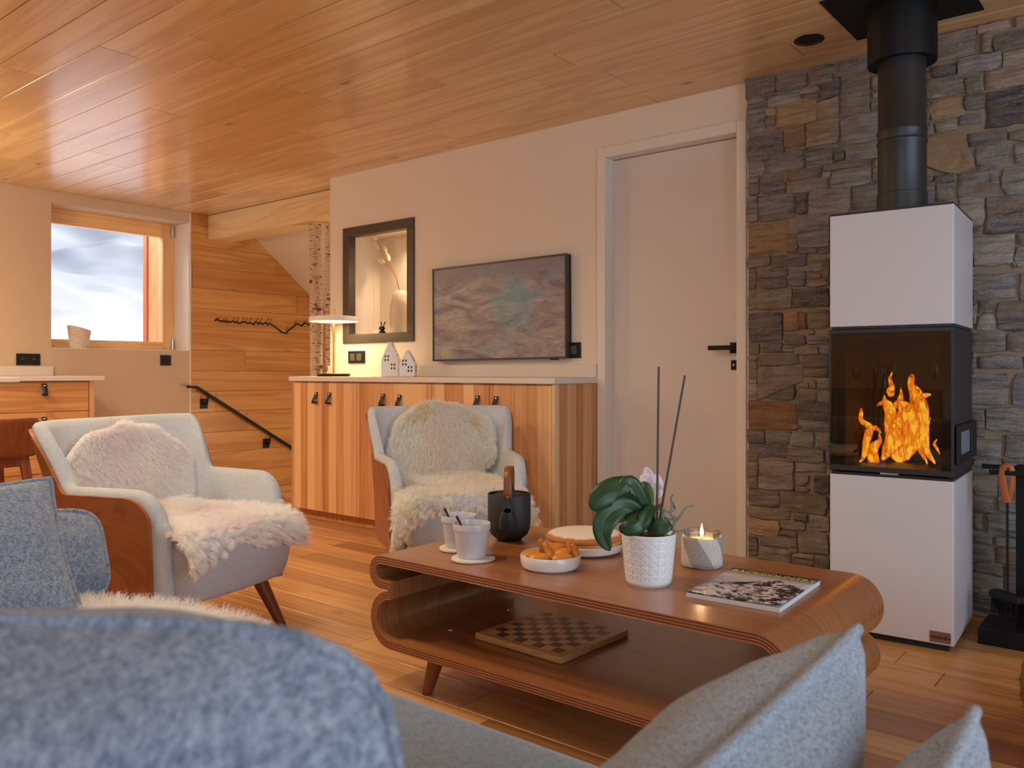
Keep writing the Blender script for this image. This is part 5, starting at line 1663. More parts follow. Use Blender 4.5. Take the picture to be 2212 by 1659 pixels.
o = mb.build('bark_chips', M['bark'], orch, False)
o['kind'] = 'stuff'


def OP(px, py, dd):
    """point on the vertical plane through the pot axis facing the camera, pushed dd metres nearer"""
    u = (px - CX) / F_PX
    t_ = dO - dd
    return Vector((t_ * (-SN + u * CS), t_ * (CS + u * SN), EYE + t_ * (HY - py) / F_PX))


def leaf(pts, wid, name='leaf', mat=None, fold=0.25, twist=0.0, parent=None):
    pts = [Vector(p) for p in pts]
    n = 4 * (len(pts) - 1)
    cl = []
    for i in range(n + 1):
        f = i / 4
        a = min(int(f), len(pts) - 2)
        q = f - a
        A, B, C, D = (pts[max(0, min(len(pts) - 1, a + o))] for o in (-1, 0, 1, 2))
        cl.append(0.5 * (2 * B + (C - A) * q + (2 * A - 5 * B + 4 * C - D) * q * q + (3 * B - A - 3 * C + D) * q ** 3))
    mb = MB()
    rows = []
    for i, p in enumerate(cl):
        f = i / n
        d = (cl[min(i + 1, n)] - cl[max(i - 1, 0)]).normalized()
        view = (Vector((0, 0, EYE)) - p).normalized()
        side = d.cross(view)
        if side.length < 0.2:
            side = d.cross(Vector((0, 0, 1)))
        side.normalize()
        side = Matrix.Rotation(twist, 4, d) @ side
        nn = side.cross(d).normalized()
        if nn.dot(view) < 0:
            nn = -nn
        w = wid * max(0.02, math.sin(PI * min(0.999, 0.12 + 0.88 * f)) ** 0.6)
        if f > 0.86:
            w = min(w, wid * max(0.02, (1 - f) / 0.14) ** 0.6)
        rows.append([p + side * w * 1.18 * s_ + nn * (abs(s_) - (0.12 if s_ == 0 else 0)) * w * fold * 0.75 for s_ in (-1, -0.6, -0.2, 0, 0.2, 0.6, 1)])
    m = len(rows[0])
    mb.add([p for r in rows for p in r], [(i * m + j, i * m + j + 1, (i + 1) * m + j + 1, (i + 1) * m + j) for i in range(n) for j in range(m - 1)])
    return mb.build(name, mat or M['leaf'], parent or orch, angle=22, solid=0.0013)


leaf([OP(1392, 1104, 0.0), OP(1376, 1075, 0.01), OP(1345, 1058, 0.03), OP(1308, 1068, 0.045), OP(1284, 1086, 0.05), OP(1271, 1090, 0.05)], 0.030, fold=-0.35)
leaf([OP(1394, 1105, 0.0), OP(1380, 1078, 0.01), OP(1362, 1048, 0.02), OP(1350, 1050, 0.03), OP(1330, 1072, 0.035)], 0.021, fold=-0.2)
leaf([OP(1385, 1115, 0.01), OP(1355, 1098, 0.03), OP(1325, 1104, 0.045), OP(1305, 1130, 0.055), OP(1303, 1160, 0.06), OP(1318, 1190, 0.06)], 0.026, fold=0.2)
leaf([OP(1393, 1110, -0.01), OP(1396, 1080, -0.015), OP(1391, 1050, -0.02), OP(1389, 1040, -0.02)], 0.017, mat=M['leaf_light'], fold=0.3)
leaf([OP(1404, 1098, 0.01), OP(1388, 1118, 0.035), OP(1372, 1132, 0.05), OP(1352, 1138, 0.052), OP(1345, 1130, 0.05)], 0.024, fold=-0.3)
leaf([OP(1408, 1094, 0.01), OP(1396, 1112, 0.035), OP(1386, 1132, 0.045), OP(1382, 1151, 0.045)], 0.013, fold=0.3)
leaf([OP(1398, 1118, 0.0), OP(1414, 1100, 0.0), OP(1434, 1090, 0.0)], 0.008, mat=M['leaf_light'], fold=0.3)
leaf([OP(1400, 1150, 0.02), OP(1420, 1142, 0.035), OP(1440, 1130, 0.035), OP(1446, 1126, 0.03)], 0.019, fold=0.15)
leaf([OP(1408, 1140, 0.01), OP(1404, 1122, 0.01), OP(1410, 1098, 0.01)], 0.012, fold=0.3)
leaf([OP(1365, 1112, -0.02), OP(1345, 1122, -0.03), OP(1326, 1128, -0.03)], 0.006, mat=M['leaf_light'], fold=0.3)
for a, b in (((1419, 1132), (1423, 792)), ((1424, 1128), (1479.5, 811))):
    A, B = OP(*a, 0.0), OP(*b, 0.0)
    MB().tube([A, B], 0.0031, 8).build('stake', M['stake'], orch)
ROOTS = [([(1452, 1146), (1458, 1125), (1448, 1108), (1452, 1090), (1458, 1098), (1451, 1085), (1449, 1076), (1454, 1068)], 0.0034),
         ([(1430, 1104), (1436, 1104), (1450, 1106), (1460, 1098), (1453, 1084)], 0.0030),
         ([(1432, 1122), (1433, 1108), (1436, 1100)], 0.0042),
         ([(1458, 1128), (1468, 1117), (1476, 1104), (1484, 1094), (1500, 1092.5)], 0.0034),
         ([(1430, 1155), (1445, 1160), (1460, 1150), (1475, 1146), (1497, 1147)], 0.0036),
         ([(1428, 1157), (1424, 1166), (1426, 1177)], 0.0028),
         ([(1430, 1153), (1442, 1161), (1452, 1157), (1458, 1146)], 0.0048),
         ([(1440, 1121), (1452, 1122), (1458, 1116), (1460, 1128)], 0.0024)]
for pts, r_ in ROOTS:
    MB().tube([OP(x, y, 0.03 + 0.006 * math.sin(i)) for i, (x, y) in enumerate(pts)], [r_ * (1 - 0.35 * i / len(pts)) for i in range(len(pts))], 8).build('aerial_root', M['root'], orch)
t = NT('petal')
t.color(t.mix(lin((248, 236, 240)), lin((236, 214, 226)), t.noise(t.coord(), 30, 2)))
t.set(Roughness=0.5, Subsurface_Weight=0.3, Subsurface_Radius=(0.01, 0.008, 0.008))
M['petal'] = t.m
M['petal_green'] = plain('petal_green', (214, 220, 150), 0.5, var=0.1)
fl_d = -0.03
MB().tube([OP(1412, 1130, -0.01), OP(1410, 1090, fl_d), OP(1408, 1060, fl_d)], 0.0022, 6).build('flower_stem', M['leaf_light'], orch)
bloom = leaf([OP(1409, 1055, fl_d), OP(1398, 1040, fl_d + 0.006), OP(1384, 1027, fl_d)], 0.017, 'petal', M['petal'], 0.1)
leaf([OP(1408, 1052, fl_d), OP(1401, 1030, fl_d), OP(1396, 1008, fl_d)], 0.013, 'petal', M['petal'], 0.1)
leaf([OP(1409, 1055, fl_d), OP(1420, 1040, fl_d + 0.006), OP(1430, 1034, fl_d)], 0.018, 'petal', M['petal'], 0.1)
leaf([OP(1408, 1052, fl_d), OP(1405, 1068, fl_d), OP(1404, 1082, fl_d)], 0.012, 'petal', M['petal_green'], 0.2)
leaf([OP(1410, 1052, fl_d - 0.003), OP(1420, 1062, fl_d - 0.003), OP(1424, 1076, fl_d - 0.003)], 0.012, 'petal', M['petal'], 0.2)
leaf([OP(1369, 1058, fl_d), OP(1368, 1044, fl_d), OP(1367, 1034, fl_d)], 0.0035, 'bud', M['petal'], 0.3)

# ---- candle
kb = P(1516, 1222, z=TZ)
dK = -kb.x * SN + kb.y * CS
RKn = 44 / F_PX * dK
can = thing('candle', (kb.x, kb.y, TZ), 'lit candle in a glass jar wrapped in a patterned knit sleeve', 'candle')
o3 = Vector((kb.x, kb.y, TZ))
t = NT('knit_sleeve')
tc = t.coord('UV', (1, 1, 1), rnd=False)
st_ = t.node('ShaderNodeVectorMath', operation='SNAP')
t.link(tc, st_.inputs[0])
st_.inputs[1].default_value = (0.012, 0.04, 1)
sp_ = t.node('ShaderNodeSeparateXYZ')
t.link(st_.outputs[0], sp_.inputs[0])
ph_ = t.math('PINGPONG', t.math('ADD', t.math('MULTIPLY', sp_.outputs[0], 3.0), t.math('MULTIPLY', sp_.outputs[1], 0.42)), 0.5)
pat = t.ramp(t.math('ADD', ph_, t.math('MULTIPLY', t.noise(st_.outputs[0], 4, 1), 0.12)), [(0.30, (0, 0, 0)), (0.305, (1, 1, 1))])
kn = t.node('ShaderNodeTexVoronoi', Scale=1.0)
t.link(t.coord('UV', (150, 40, 1), rnd=False), kn.inputs['Vector'])
t.color(t.mix(lin((232, 224, 218)), t.mix(lin((156, 146, 142)), lin((196, 188, 182)), kn.outputs['Distance']), pat))
t.bump(kn.outputs['Distance'], 0.9, 0.003)
t.set(Roughness=0.95)
NSK = 64
prs = [(0.90, 0.0006), (0.985, 0.004), (1.0, 0.02), (0.985, 0.05), (1.0, 0.074), (0.985, 0.083), (0.93, 0.086), (0.90, 0.084)]
me_rings = []
for f_, z_ in prs:
    me_rings.append([(o3.x + RKn * f_ * (1 + 0.008 * math.sin(5 * a + z_ * 60)) * math.cos(a), o3.y + RKn * f_ * (1 + 0.008 * math.sin(5 * a + z_ * 60)) * math.sin(a), TZ + z_ + 0.0015 * math.sin(3 * a)) for a in np.linspace(0, 2 * PI, NSK, endpoint=False)])
so = MB().loft(me_rings, True, False).build('knit_sleeve', t.m, can, angle=180)
uvl = so.data.uv_layers.new(name='UVMap')
uvs = []
for poly in so.data.polygons:
    angs = [math.atan2(so.data.vertices[v].co.y - o3.y, so.data.vertices[v].co.x - o3.x) / (2 * PI) % 1 for v in poly.vertices]
    if max(angs) - min(angs) > 0.5:
        angs = [a_ + 1 if a_ < 0.5 else a_ for a_ in angs]
    for v, a_ in zip(poly.vertices, angs):
        uvs += [a_, (so.data.vertices[v].co.z - TZ) / 0.086]
uvl.data.foreach_set('uv', uvs)
M['clear_glass'] = glassy('clear_glass', (0.96, 0.97, 0.97), 0.7)
MB().lathe([(RKn * 0.86, 0.0615), (RKn * 0.86, 0.088), (RKn * 0.90, 0.092), (RKn * 0.90, 0.097), (RKn * 0.875, 0.099), (RKn * 0.84, 0.097), (RKn * 0.82, 0.0615)], o3, 48, False).build('glass_jar', M['clear_glass'], can)
t = NT('wax')
t.color(lin((255, 214, 186)))
t.b.inputs['Emission Color'].default_value = (1.0, 0.42, 0.18, 1)
t.set(Roughness=0.4, Subsurface_Weight=0.4, Subsurface_Radius=(0.03, 0.015, 0.008), Emission_Strength=0.0)
MB().lathe([(0, 0.002), (RKn * 0.80, 0.002), (RKn * 0.80, 0.074), (0, 0.073)], o3, 40).build('wax', t.m, can)
MB().tube([o3 + Vector((0, 0, 0.072)), o3 + Vector((0.0008, 0, 0.083))], 0.0012, 6).build('wick', M['black_metal'], can)
fm = MB().lathe([(0.0006, 0.080), (0.0042, 0.086), (0.0052, 0.093), (0.0040, 0.102), (0.0019, 0.112), (0.0003, 0.120)], o3, 14)
fm.build('flame', emis('candle_flame', (255, 190, 90), 14.0), can, angle=180)
light('candle_light', 'POINT', o3 + Vector((0, 0, 0.102)), 0.9, (1.0, 0.58, 0.26), size=0.006)

# ---- magazine
mq = [P(*p, z=TZ + 0.013) for p in ((1478, 1277), (1678, 1311.5), (1778, 1253), (1590, 1226.5))]
mc = sum(mq, Vector()) / 4
ax = ((mq[1] - mq[0]) + (mq[2] - mq[3])).normalized()
mw_, mh_ = ((mq[1] - mq[0]).length + (mq[2] - mq[3]).length) / 2, ((mq[3] - mq[0]).length + (mq[2] - mq[1]).length) / 2
ma = math.atan2(ax.y, ax.x)
TM = Matrix.Translation((mc.x, mc.y, TZ)) @ Matrix.Rotation(ma, 4, 'Z')
mag = thing('magazine', (mc.x, mc.y, TZ), 'mountain magazine with yellow lettering lying on the coffee table', 'magazine', None, ma)
pg = MB(TM)
for k in range(5):
    pg.box(-mw_ / 2 + 0.001 * (k % 2), mw_ / 2 - 0.001 * (k % 2), -mh_ / 2 + 0.0008 * (k % 2), mh_ / 2 - 0.0006 * (k % 2), 0.0006 + 0.0022 * k, 0.0006 + 0.0022 * (k + 1) - 0.0002)
pg.build('pages', plain('paper_pages', (220, 218, 218), 0.7), mag, False)
t = NT('magazine_cover')
v = t.coord('Object', (1, 1, 1), rnd=False)
m1 = t.noise(v, 14, 8, 0.72, 0.8)
m2 = t.noise(v, 34, 6, 0.7, 1.6)
rock = t.ramp(t.math('ADD', t.math('MULTIPLY', m1, 0.6), t.math('MULTIPLY', m2, 0.5)), [(0.49, lin((40, 32, 36))), (0.54, lin((96, 84, 90))), (0.585, lin((206, 196, 202)))])
lc = t.node('ShaderNodeVectorMath', operation='SUBTRACT')
t.link(v, lc.inputs[0])
lc.inputs[1].default_value = (mc.x, mc.y, 0)
rt = t.node('ShaderNodeVectorRotate', rotation_type='Z_AXIS')
t.link(lc.outputs[0], rt.inputs['Vector'])
rt.inputs['Angle'].default_value = -ma
sp_ = t.node('ShaderNodeSeparateXYZ')
t.link(rt.outputs[0], sp_.inputs[0])
lx_, ly_ = sp_.outputs[0], sp_.outputs[1]
rid = t.math('ADD', ly_, t.math('MULTIPLY', t.math('ABSOLUTE', t.math('SUBTRACT', lx_, 0.035)), 0.75))
rid = t.math('ADD', rid, t.math('MULTIPLY', t.noise(v, 20, 5), 0.05))
mount = t.ramp(rid, [(0.0, (1, 1, 1)), (0.105, (1, 1, 1)), (0.112, (0, 0, 0))])
skyc = t.ramp(t.math('ADD', t.math('MULTIPLY', ly_, 6.0), 0.0), [(0.45, lin((196, 188, 196))), (0.85, lin((60, 52, 60)))])
t.color(t.mix(skyc, rock, mount))
t.set(Roughness=0.6, Specular_IOR_Level=0.12)
cv = MB(TM).grid(lambda u, v_: (-mw_ / 2 - 0.0005 + (mw_ + 0.001) * u, -mh_ / 2 + mh_ * v_, 0.0124 + 0.006 * max(0, u - 0.45) ** 1.5 * max(0, 0.75 - v_) ** 1.0 * 3.0), 16, 16)
cover = cv.build('cover', t.m, mag, angle=180, solid=0.0006)
M['yellow'] = plain('print_yellow', (240, 218, 30), 0.4)
M['print_white'] = plain('print_white', (236, 234, 236), 0.4)
M['print_grey'] = plain('print_grey', (150, 146, 150), 0.4)


def print_on(body, x, y, size, mat, align='LEFT', z=0.0132, space=1.0, sx=1.0):
    o = text(body, size, TM @ Matrix.Translation((x, y, z)) @ Matrix.Diagonal((sx, 1, 1, 1)), mat, 'cover_print', cover, align, 0.00005, space)
    return o


print_on('BACKCOUNTRY', -mw_ / 2 + 0.006, mh_ / 2 - 0.030, 0.036, M['yellow'], sx=(mw_ - 0.012) / 0.262)
print_on('THE BACKCOUNTRY MAGAZINE', -mw_ / 2 + 0.008, mh_ / 2 - 0.008, 0.0072, M['print_grey'])
print_on('PHOTO', -mw_ / 2 + 0.030, mh_ / 2 - 0.076, 0.016, M['yellow'], z=0.0132)
print_on('ISSUE', -mw_ / 2 + 0.032, mh_ / 2 - 0.092, 0.016, M['yellow'], z=0.0132)
MB(TM).box(-mw_ / 2 + 0.010, -mw_ / 2 + 0.065, -mh_ / 2 + 0.010, -mh_ / 2 + 0.026, 0.0128, 0.0131).build('barcode_box', M['print_white'], cover, False)
bc = MB(TM)
xx = -mw_ / 2 + 0.013
while xx < -mw_ / 2 + 0.062:
    w_ = rq.choice((0.0006, 0.001, 0.0016))
    bc.box(xx, xx + w_, -mh_ / 2 + 0.013, -mh_ / 2 + 0.024, 0.01312, 0.0132)
    xx += w_ + rq.choice((0.0008, 0.0014))
bc.build('barcode', M['black_plastic'], cover, False)

# ================================================================== FUR
def fur(name, parent, pos, nor, length, radius, mat, clump=0.6, down=0.35, nclump=500, curl=0.25, seed=1, comb=None):
    g = np.random.default_rng(seed)
    n = len(pos)
    k = 6
    L = length * g.uniform(0.7, 1.2, n)[:, None]
    cidx = g.choice(n, min(nclump, n), replace=False)
    cp, cn = pos[cidx], nor[cidx]
    cdir = cn + g.normal(0, 0.30, cn.shape) + np.array([0, 0, -down])
    if comb is not None:
        cdir = cdir + np.asarray(comb)
    cdir /= np.linalg.norm(cdir, axis=1)[:, None]
    near = np.empty(n, int)
    for s in range(0, n, 2000):
        d2 = ((pos[s:s + 2000, None, :] - cp[None]) ** 2).sum(2)
        near[s:s + 2000] = d2.argmin(1)
    ctip = cp[near] + cdir[near] * L
    own = nor + g.normal(0, 0.28, nor.shape) + np.array([0, 0, -down])
    own /= np.linalg.norm(own, axis=1)[:, None]
    tip = (pos + own * L) * (1 - clump) + ctip * clump
    mid = pos + nor * L * 0.45
    pts = np.empty((n, k, 3))
    ph = g.uniform(0, 2 * PI, n)
    for i in range(k):
        f = i / (k - 1)
        q = (1 - f) ** 2 * pos + 2 * f * (1 - f) * mid + f * f * tip
        w = curl * length * 0.22 * f
        q = q + np.stack([np.cos(ph + f * 7), np.sin(ph + f * 7), np.cos(ph * 1.7 + f * 6)], 1) * w
        pts[:, i] = q
    hc = bpy.data.hair_curves.new(name)
    hc.add_curves([k] * n)
    hc.points.foreach_set('position', pts.astype(np.float32).ravel())
    rad = np.tile(np.array([1.0, 1.0, 0.95, 0.8, 0.6, 0.25]) * radius, n)
    hc.points.foreach_set('radius', rad.astype(np.float32))
    hc.materials.append(mat)
    o = bpy.data.objects.new(name, hc)
    finish(o, name, parent)
    o['kind'] = 'stuff'
    return o


def fur_mat(name, c1, c2, c3, scale=4.0):
    t = NT(name)
    v = t.coord('Object', (1, 1, 1), rnd=False)
    n1, n2 = t.noise(v, scale, 3), t.noise(v, scale * 1.7, 3)
    b = t.mix(lin(c1), lin(c2), t.ramp(n1, [(0.45, (0, 0, 0)), (0.68, (1, 1, 1))]))
    b = t.mix(b, lin(c3), t.math('MULTIPLY', t.ramp(n2, [(0.54, (0, 0, 0)), (0.72, (1, 1, 1))]), 0.7))
    t.color(b)
    t.set(Roughness=0.85, Specular_IOR_Level=0.15)
    # wool lets some light through
    tl = t.node('ShaderNodeBsdfTranslucent')
    t.link(b, tl.inputs['Color'])
    mx = t.node('ShaderNodeMixShader', Fac=0.48)
    t.link(t.b.outputs[0], mx.inputs[1])
    t.link(tl.outputs[0], mx.inputs[2])
    t.link(mx.outputs[0], t.out.inputs['Surface'])
    return t.m


def pelt(name, label, surf, outline, mat, length, n_hair, group, seed, radius=0.0006, rings=12, segs=56, nclump=1100, clump=0.5, down=0.3, comb=None, up=(0.4, -0.4, 1.0)):
    """surf(a, b) -> world point; outline(theta) -> radius in (a, b)"""
    V = np.empty((rings + 1, segs, 3))
    for i in range(rings + 1):
        for j in range(segs):
            th = 2 * PI * j / segs
            rr = outline(th) * (i / rings)
            V[i, j] = surf(rr * math.cos(th), rr * math.sin(th))
    mb = MB()
    mb.add([tuple(p) for p in V.reshape(-1, 3)], [(i * segs + j, i * segs + (j + 1) % segs, (i + 1) * segs + (j + 1) % segs, (i + 1) * segs + j) for i in range(rings) for j in range(segs)])
    ctr = Vector(V[0, 0])
    e = thing(name, ctr, label, 'sheepskin', group)
    mb.build('hide', mat, e, angle=180, solid=0.006)
    quads = []
    for i in range(rings):
        for j in range(segs):
            quads.append((V[i, j], V[i, (j + 1) % segs], V[i + 1, (j + 1) % segs], V[i + 1, j]))
    Q = np.array(quads)
    nrm_ = np.cross(Q[:, 2] - Q[:, 0], Q[:, 3] - Q[:, 1])
    ar = np.linalg.norm(nrm_, axis=1)
    nrm_ = nrm_ / np.maximum(ar, 1e-9)[:, None]
    ref = np.array(up)
    if (nrm_ * ref).sum(1).mean() < 0:
        nrm_ = -nrm_
    g = np.random.default_rng(seed)
    w = ar + ar.mean() * 0.0
    rimw = np.repeat(np.linspace(1.0, 1.25, rings), segs)
    pick = g.choice(len(Q), n_hair, p=(w * rimw) / (w * rimw).sum())
    u, v = g.random((n_hair, 1)), g.random((n_hair, 1))
    pos = (Q[pick, 0] * (1 - u) + Q[pick, 1] * u) * (1 - v) + (Q[pick, 3] * (1 - u) + Q[pick, 2] * u) * v
    nn = nrm_[pick]
    # hair leans outward near the rim
    ro = (pick // segs) / rings
    c0_ = V[0, 0]
    outw = pos - c0_
    outw /= np.maximum(np.linalg.norm(outw, axis=1), 1e-6)[:, None]
    lean = np.clip((ro - 0.6) / 0.4, 0, 1)[:, None] * 0.9
    nn = nn + outw * lean
    nn /= np.linalg.norm(nn, axis=1)[:, None]
    fur('fleece', e, pos, nn, length, radius, mat, clump=clump, down=down, nclump=nclump, seed=seed, comb=comb)
    return e


M['fur_pink'] = fur_mat('fleece_pink', (255, 253, 252), (250, 240, 244), (248, 232, 218))
M['fur_yellow'] = fur_mat('fleece_cream', (255, 253, 249), (252, 244, 238), (248, 232, 192), 5.0)


# ================================================================== ARMCHAIRS
def smooth(t_):
    t_ = max(0.0, min(1.0, t_))
    return t_ * t_ * (3 - 2 * t_)


def shell_path():
    """plan stations from the front of one arm round the back to the other: (x, y, nx, ny, d_front, back_weight)"""
    W, XB, RC_ = 0.284, -0.232, 0.125
    half = []
    n_arm, n_c, n_b = 12, 22, 6
    for i in range(n_arm):
        f = i / n_arm
        f = f ** 1.5
        half.append((0.225 - (0.225 - (XB + RC_)) * f, -W - 0.012 * f + 0.02 * (1 - f), 0, -1, (0.225 - (XB + RC_)) * f, 0.0))
    for i in range(n_c):
        a = PI / 2 * i / n_c
        half.append((XB + RC_ - RC_ * math.sin(a), -W - 0.012 + RC_ - RC_ * math.cos(a), -math.sin(a), -math.cos(a), 9, smooth((i / n_c - 0.10) / 0.42)))
    for i in range(n_b + 1):
        half.append((XB, (-W - 0.012 + RC_) * (1 - i / n_b), -1, 0, 9, 1.0))
    other = [(x, -y, nx, -ny, d, w) for x, y, nx, ny, d, w in half[:-1]][::-1]
    return half + other


PATH = shell_path()


def shell_h(d, w):
    h = 0.580 + 0.205 * w
    r = 0.10
    if d < r:
        h -= r - math.sqrt(max(0, r * r - (r - d) ** 2))
    return h


def shell_pt(st, z, off):
    x, y, nx, ny, d, w = st
    lean = 0.07 + 0.20 * w
    o = off + lean * (z - 0.42) * (1 if z > 0.42 else 0.55)
    return Vector((x + nx * o, y + ny * o - 0.0, z))


def armchair(loc, rz, label, seed):
    T = Matrix.Translation(loc) @ Matrix.Rotation(rz, 4, 'Z')
    e = thing('armchair', loc, label, 'armchair', 'matching shell armchairs', rz)
    TH_ = 0.050
    rings = []
    for st in PATH:
        h = shell_h(st[4], st[5])
        z0 = 0.20 + 0.02 * st[5]
        ring = []
        nz = 9
        for i in range(nz):
            z = z0 + (h - TH_ / 2 - z0) * i / (nz - 1)
            ring.append(shell_pt(st, z, -TH_ / 2))
        for i in range(1, 6):
            a = PI * i / 6
            ring.append(shell_pt(st, h - TH_ / 2 + TH_ / 2 * math.sin(a), -TH_ / 2 * math.cos(a)))
        for i in range(nz):
            z = h - TH_ / 2 + (z0 - (h - TH_ / 2)) * i / (nz - 1)
            ring.append(shell_pt(st, z, TH_ / 2))
        rings.append([T @ p for p in ring])
    # rounded front ends
    def squash(r_, push, k):
        c = sum(r_, Vector()) / len(r_)
        out = []
        m = len(r_)
        for i, p in enumerate(r_):
            q = r_[m - 1 - i]
            mid = (p + q) / 2
            out.append(mid + (p - mid) * k + push)
        return out
    fx = T.to_3x3() @ Vector((1, 0, 0))
    rings = [squash(rings[0], fx * 0.022, 0.35), squash(rings[0], fx * 0.014, 0.8)] + rings + [squash(rings[-1], fx * 0.014, 0.8), squash(rings[-1], fx * 0.022, 0.35)]
    MB().loft(rings).build('padded_shell', M['boucle'], e, angle=180)
    # plywood outside
    pl = []
    for st in PATH:
        h = shell_h(max(0, st[4] - 0.016), st[5]) - 0.024
        z0 = 0.195 + 0.02 * st[5]
        ring = []
        n = 9
        for i in range(n):
            ring.append(shell_pt(st, z0 + (h - z0) * i / (n - 1), TH_ / 2 + 0.001))
        for i in range(n):
            ring.append(shell_pt(st, h + (z0 - h) * i / (n - 1), TH_ / 2 + 0.012))
        if st[4] < 0.018:
            continue
        pl.append([T @ p for p in ring])
    o = MB().loft(pl).build('plywood_shell', M['shell_ply'], e, angle=40)
    # wood texture runs along the bend
    uvl = o.data.uv_layers.new(name='UVMap')
    # seat
    def seat(u, v):
        return None
    sb = MB(T)
    n, m = 14, 16
    sx0, sx1, sy = -0.205, 0.325, 0.255
    pts_t, pts_b = [], []
    ringsS = []
    for zf, zz, gr in ((0, 0.215, 0.86), (0.1, 0.222, 0.93), (0.3, 0.26, 0.975), (0.6, 0.35, 1.0), (0.8, 0.405, 0.995), (0.93, 0.430, 0.965), (1.0, 0.438, 0.90)):
        ring = []
        for j in range(40):
            a = 2 * PI * j / 40
            ca, sa = math.cos(a), math.sin(a)
            ex_ = 0.24
            px = math.copysign(abs(ca) ** ex_, ca)
            py = math.copysign(abs(sa) ** ex_, sa)
            x = (sx0 + sx1) / 2 + (sx1 - sx0) / 2 * px * gr
            if px > 0.3:
                x += 0.02 * (1 - py * py) + (zz - 0.3) * 0.08
            ring.append((x, sy * py * gr, zz))
        ringsS.append(ring)
    sb.loft(ringsS).build('seat', M['boucle'], e, angle=180, subsurf=1)
    for sx_, sy_ in ((1, 1), (1, -1), (-1, 1), (-1, -1)):
        a, b = T @ Vector((0.18 * sx_ + 0.03, 0.17 * sy_, 0.219)), T @ Vector((0.18 * sx_ + 0.03 + 0.08 * sx_, 0.17 * sy_ + 0.06 * sy_, 0.001))
        MB().tube([a, b], [0.027, 0.014], 16).build('leg', M['leg_wood'], e)
    return T


A1, R1 = Vector((-2.757, 1.525, 0)), math.radians(15)
A2, R2 = Vector((-2.586, 2.741, 0)), math.radians(-36)
T1 = armchair(A1, R1, 'white boucle armchair with walnut shell at the left behind the sofa cushions', 1)
T2 = armchair(A2, R2, 'white boucle armchair with walnut shell in front of the sideboard', 2)


def seat_surf(T, lift=0.006):
    def f(a, b):
        x = a
        zt = 0.438 + lift
        xe = 0.325
        if x < xe - 0.05:
            z = zt
            X = x
        else:
            s = x - (xe - 0.05)
            R_ = 0.06
            if s < R_ * PI / 2:
                th = s / R_
                X = xe - 0.05 + R_ * math.sin(th)
                z = zt - R_ + R_ * math.cos(th)
            else:
                X = xe - 0.05 + R_ + 0.004
                z = zt - R_ - (s - R_ * PI / 2)
        y = b
        # beyond the seat sides (in front of the arms) the hide hangs
        over = abs(b) - 0.255
        if over > 0 and X > 0.18:
            y = math.copysign(0.255 + over * 0.55, b)
            z -= over * 0.8
            X += over * 0.15
        return T @ Vector((X, y, z + 0.012 * noise.noise(Vector((a * 9, b * 9, 2)))))
    return f


def out_seat(seed, s=1.0):
    def f(th):
        # a points forward; wide front corners (legs of the hide)
        ca, sa = math.cos(th), math.sin(th)
        r_ = 0.245 / max(abs(ca) * 0.88, abs(sa) * 1.05, 0.35)
        r_ = min(r_, 0.33)
        r_ += 0.10 * math.exp(-((abs(th if th <= PI else th - 2 * PI) - 0.78) / 0.22) ** 2) * s
        return r_ + 0.014 * math.sin(5 * th + seed) + 0.008 * math.sin(11 * th + seed * 2)
    return f


def shift(f, da):
    return lambda a, b: f(a + da, b)


XB_ = -0.232


def back_surf(T, zc=0.60, bulge=0.05):
    def f(a, b):
        # a up, b across
        z = zc + a
        x = XB_ + 0.027 - 0.27 * (z - 0.42) + 0.012
        ed = math.exp(-(a * a + b * b) / 0.05)
        x += bulge * ed + max(0, abs(b) - 0.16) * 0.18
        if z < 0.475:
            x += (0.475 - z) * 0.9
            z = 0.475 - (0.475 - z) * 0.3
        return T @ Vector((x, b, z + 0.008 * noise.noise(Vector((a * 8, b * 8, 5)))))
    return f


def out_back(seed, top=0.20, side=0.245, bot=0.16):
    def f(th):
        ca, sa = math.cos(th), math.sin(th)
        ra = top if ca > 0 else bot
        e = 2.6
        r_ = (abs(ca / ra) ** e + abs(sa / side) ** e) ** (-1 / e)
        return r_ * (1 + 0.05 * math.sin(4 * th + seed) + 0.03 * math.sin(9 * th + 2 * seed))
    return f


pelt('sheepskin', 'white sheepskin draped on the back of the left armchair', back_surf(T1, 0.585, 0.035), out_back(1.0, 0.170, 0.255, 0.17), M['fur_pink'], 0.030, 24000, 'sheepskins on the armchairs', 11, radius=0.0006, clump=0.38, nclump=1600, down=0.8)
pelt('sheepskin', 'white sheepskin on the seat of the left armchair, hanging over its front', shift(seat_surf(T1), 0.10), out_seat(0.4), M['fur_pink'], 0.030, 26000, 'sheepskins on the armchairs', 12)
pelt('sheepskin', 'cream sheepskin draped on the back of the armchair by the sideboard', back_surf(T2, 0.60, 0.05), out_back(2.2, 0.198, 0.240, 0.17), M['fur_yellow'], 0.036, 24000, 'sheepskins on the armchairs', 13, radius=0.0006, clump=0.38, nclump=1600, down=0.8)
pelt('sheepskin', 'cream sheepskin on the seat of the armchair by the sideboard, hanging at its corners', shift(seat_surf(T2), 0.10), out_seat(2.0, 2.0), M['fur_yellow'], 0.032, 26000, 'sheepskins on the armchairs', 14)

# ================================================================== SOFA
SEZ, SEY = 0.43, 0.955
SX0_, SX1_ = -2.02, 0.02
sofa = thing('sofa', (-1.0, 0.5, 0), 'large grey blue upholstered sofa filling the foreground', 'sofa')


